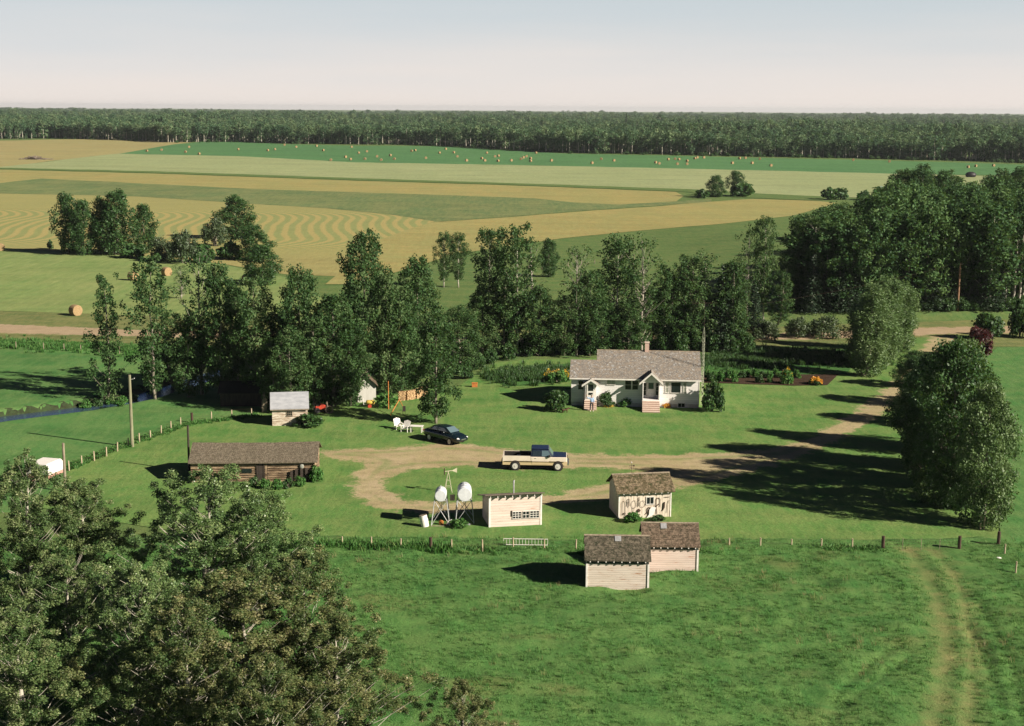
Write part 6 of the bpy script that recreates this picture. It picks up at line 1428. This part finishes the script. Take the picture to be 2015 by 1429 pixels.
# ------------------------------------------------------------------ person and dog
def skin(name, verts, edges, radii, mat, par, sub=2):
    me = bpy.data.meshes.new(name); me.from_pydata([tuple(v) for v in verts], edges, []); o = obj(name, me, par)
    m = o.modifiers.new('skin', 'SKIN'); m.use_smooth_shade = True; sv = me.skin_vertices[0].data
    for i, r in enumerate(radii): sv[i].radius = (r, r) if not hasattr(r, '__len__') else r; sv[i].use_root = (i == 0)
    s = o.modifiers.new('sub', 'SUBSURF'); s.levels = s.render_levels = sub
    dg = bpy.context.evaluated_depsgraph_get(); nm = bpy.data.meshes.new_from_object(o.evaluated_get(dg)); o.modifiers.clear(); o.data = nm
    nm.materials.clear(); nm.materials.append(mat); return o
pr = thing('person', 'person in light blue shirt and dark trousers waving on the porch steps', 'person', gp(1164, 809.5), R(6))
m_skin = plain('skin', (0.50, 0.30, 0.21), (0.46, 0.27, 0.19), 6, 0.6); m_shirt = plain('blue_shirt', (0.30, 0.42, 0.60), (0.22, 0.32, 0.48), 6, 0.9); m_trous = plain('dark_trousers', (0.03, 0.035, 0.05), None, 6, 0.9)
# body: pelvis, spine, neck, head, arms, legs
bv = [(0, 0, .92), (0, 0, 1.12), (0, 0, 1.32), (0, 0, 1.44), (0, -.01, 1.50), (0, -.015, 1.60), (0, -.01, 1.70),
      (-.17, 0, 1.39), (-.36, -.04, 1.36), (-.50, -.10, 1.56), (-.53, -.12, 1.64), (.17, 0, 1.39), (.23, .01, 1.12), (.21, -.07, .88), (.20, -.09, .80),
      (-.10, 0, .86), (-.13, -.01, .50), (-.14, .02, .10), (-.15, -.10, .05), (.10, 0, .86), (.12, -.01, .50), (.13, .02, .10), (.15, -.10, .05)]
be = [(0, 1), (1, 2), (2, 3), (3, 4), (4, 5), (5, 6), (2, 7), (7, 8), (8, 9), (9, 10), (2, 11), (11, 12), (12, 13), (13, 14), (0, 15), (15, 16), (16, 17), (17, 18), (0, 19), (19, 20), (20, 21), (21, 22)]
br = [(.15, .11), (.14, .10), (.155, .105), .08, .055, (.078, .095), (.065, .08), .06, .045, .032, .03, .06, .046, .033, .03, .085, .058, .04, .035, .085, .058, .04, .035]
body = skin('body', bv, be, br, m_skin, pr)
skin('trousers', [bv[0], (0, 0, 1.0), bv[15], bv[16], (-.14, .015, .13), bv[19], bv[20], (.13, .015, .13)], [(0, 1), (0, 2), (2, 3), (3, 4), (0, 5), (5, 6), (6, 7)], [(.165, .125), (.16, .12), .10, .072, .06, .10, .072, .06], m_trous, pr)
skin('shirt', [bv[1], (0, 0, .98), bv[2], (0, 0, 1.43), bv[7], bv[8], bv[9], bv[11], bv[12], bv[13]], [(0, 1), (0, 2), (2, 3), (2, 4), (4, 5), (5, 6), (2, 7), (7, 8), (8, 9)], [(.16, .12), (.17, .13), (.172, .122), .075, .078, .062, .046, .078, .062, .046], m_shirt, pr)
MB().ball((0, .012, 1.70), (.088, .105, .075), 12, 8).build('hair', plain('grey_hair', (0.35, 0.32, 0.28)), pr, smooth=True)
MB().ball((0, -.115, 1.615), (.016, .02, .022), 8, 6).build('nose', m_skin, pr, smooth=True)
MB().ball((-.032, -.098, 1.645), .011, 8, 6).ball((.032, -.098, 1.645), .011, 8, 6).build('eye', m_dkwood, pr); MB().box(-.025, .025, -.103, -.092, 1.565, 1.573).build('mouth', m_red, pr)
MB().ball((-.088, 0, 1.625), (.015, .03, .035), 8, 6).ball((.088, 0, 1.625), (.015, .03, .035), 8, 6).build('ear', m_skin, pr)
def hand(root, dirv, side, nm):
    d = Vector(dirv).normalized(); u = Vector((0, -1, 0)) if abs(d.y) < 0.8 else Vector((1, 0, 0)); w = d.cross(u).normalized()*side
    r = Vector(root); V = [r, r+d*.045]; E_ = [(0, 1)]; Rr = [.030, .034]
    for k, (o_, l) in enumerate([(-.030, .075), (-.010, .088), (.011, .082), (.031, .062)]):
        b = len(V); V += [r+d*.085+w*o_, r+d*(.085+l*.5)+w*o_*1.2+u*.006, r+d*(.085+l)+w*o_*1.3+u*.018]; E_ += [(1, b), (b, b+1), (b+1, b+2)]; Rr += [.011, .009, .007]
    b = len(V); V += [r+d*.04-w*.045, r+d*.075-w*.068]; E_ += [(1, b), (b, b+1)]; Rr += [.012, .009]
    return skin('hand', V, E_, Rr, m_skin, pr, 1)
hand(bv[10], (-.15, -.1, 1), 1, 'h'); hand(bv[14], (0, -.1, -1), 1, 'h')
for s in (-1, 1): MB().ball((s*.15, -.06, .045), (.055, .14, .05), 10, 6).build('shoe', m_white, pr, smooth=True)
dg_ = thing('dog', 'small brown dog standing on the lawn left of the person', 'dog', gp(1112, 813), R(15)); m_fur = plain('brown_fur', (0.10, 0.055, 0.03), (0.05, 0.03, 0.02), 9, 0.95)
skin('body', [(-.22, 0, .36), (0, 0, .34), (.20, 0, .36), (.30, 0, .46), (.38, 0, .52), (.47, 0, .49), (.53, 0, .48), (-.25, .07, .30), (-.21, .075, .20), (-.30, .075, .13), (-.26, .075, .02), (-.25, -.07, .30), (-.21, -.075, .20), (-.30, -.075, .13), (-.26, -.075, .02),
    (.20, .07, .28), (.19, .07, .15), (.20, .07, .02), (.20, -.07, .28), (.19, -.07, .15), (.20, -.07, .02), (-.36, 0, .42), (-.46, 0, .52)],
    [(0, 1), (1, 2), (2, 3), (3, 4), (4, 5), (5, 6), (0, 7), (7, 8), (8, 9), (9, 10), (0, 11), (11, 12), (12, 13), (13, 14), (2, 15), (15, 16), (16, 17), (2, 18), (18, 19), (19, 20), (0, 21), (21, 22)],
    [.09, .085, .105, .065, .065, .04, .028, .05, .03, .02, .02, .05, .03, .02, .02, .045, .026, .02, .045, .026, .02, .028, .015], m_fur, dg_)
MB().tube([(.36, .04, .57), (.35, .06, .50)], [.022, .01], 6).tube([(.36, -.04, .57), (.35, -.06, .50)], [.022, .01], 6).build('ear', m_fur, dg_)

# ------------------------------------------------------------------ round bales and far things
m_straw = plain('bale_straw', (0.33, 0.23, 0.115), (0.23, 0.155, 0.08), 6, 0.95, stretch=(1, 4, 1)); 
def bale_mesh(seed):
    rd = random.Random(seed); n = 20; st = [(-0.62, 0.70), (-0.60, 0.80), (-0.3, 0.84), (0, 0.845), (0.3, 0.84), (0.60, 0.80), (0.62, 0.70)]
    o = MB().tube([(0, a, 0.80) for a, b in st], [b*rd.uniform(.985, 1.015) for a, b in st], n).build('bale', m_straw, None, smooth=False); me = o.data; bpy.data.objects.remove(o); return me
BM_ = [bale_mesh(i) for i in range(3)]
def bale(px, py, label, grp, s=1.0, rz=None):
    p = gp(px, py); o = obj('hay_bale', BM_[random.Random(px).randint(0, 2)]); o.location = p - Vector((0, 0, 0.03)); o.scale = (s, s, s); o.rotation_euler = (0, 0, random.Random(py).uniform(-1.2, 1.2) if rz is None else rz); return tag(o, label, 'hay bale', grp)
bale(149, 621, 'round straw bale beside the gravel road, left of the slender poplar', 'round bales beyond the road', 1.0, R(50)); bale(262, 552, 'round straw bale on the green stubble, left of the tall narrow poplar', 'round bales beyond the road', 1.0, R(60))
bale(328, 543, 'round straw bale partly hidden behind the tall narrow poplar', 'round bales beyond the road'); bale(2, 494, 'round straw bale cut by the left picture edge', 'round bales beyond the road', 1.0); bale(486, 558, 'round straw bale hidden among the poplar tops', 'round bales beyond the road')
far_b = [(289, 299), (318, 297), (372, 291), (365, 301), (392, 305), (469, 296), (527, 298), (541, 296), (560, 287), (583, 291), (623, 289), (636, 298), (651, 317), (680, 311), (690, 316), (692, 291), (706, 303), (718, 315), (722, 300), (742, 310), (750, 317), (768, 308), (776, 315), (810, 299), (817, 298), (838, 313), (865, 303), (877, 295), (893, 302), (900, 310), (918, 318), (948, 314), (954, 318), (958, 303), (974, 310), (981, 309), (980, 319), (1006, 318), (1025, 315), (1030, 312), (1036, 310), (1044, 314), (1044, 319), (1055, 303), (1085, 318), (1165, 323), (1183, 315), (1208, 318), (1290, 322), (1297, 324), (1315, 316), (1328, 315), (1333, 325), (1336, 316), (1352, 319), (1352, 325), (1367, 314), (1372, 312), (1385, 312), (1441, 323), (1455, 314), (1467, 313), (1480, 323), (1495, 315), (1517, 328), (1679, 317), (1750, 320), (1905, 331), (1920, 329), (1955, 328)]
for px, py in far_b: bale(px, py, 'small round bale dotted on the emerald field before the far forest', 'round bales on the emerald field', 0.88)
bp = thing('brush_pile', 'grey pile of cleared brush on the tan field at the left', 'brush pile', gp(68, 314)); mb = MB(); rd = random.Random(8)
for k in range(130):
    x = rd.gauss(0, 3.0); y_ = rd.gauss(0, 1.6); z = max(0.1, 1.7*math.exp(-(x/4.2)**2)*rd.random()); a = rd.uniform(0, pi); l = rd.uniform(0.8, 2.4); dz = rd.uniform(-.5, .5); mb.tube([(x-cos(a)*l, y_-sin(a)*l, max(0, z-dz)), (x+cos(a)*l, y_+sin(a)*l, z+dz+0.15)], rd.uniform(0.06, 0.16), 4)
mb.build('branches', plain('grey_brush', (0.20, 0.165, 0.135), (0.11, 0.09, 0.075), 3), bp)
bb = MB().ball((0, 0, 1.1), (2.6, 2.0, 1.5), 14, 8).build('dark_bale_stack', plain('black_wrap', (0.02, 0.018, 0.02), None, 3, 0.5), None, smooth=True); bb.location = gp(1910, 349); tag(bb, 'dark rounded heap on the field above the right wood', 'heap')


# ------------------------------------------------------------------ air
hz = MB().box(-6500, 6500, -260, 14500, -4.0, 46.0).build('haze', []); m, t = newmat('thin_haze'); pv = N(t, 'ShaderNodeVolumePrincipled'); pv.inputs['Density'].default_value = 0.00005; pv.inputs['Color'].default_value = (0.80, 0.86, 0.90, 1); pv.inputs['Anisotropy'].default_value = 0.2
o = N(t, 'ShaderNodeOutputMaterial'); t.links.new(pv.outputs[0], o.inputs['Volume']); hz.data.materials.append(m); tag(hz, kind='stuff')
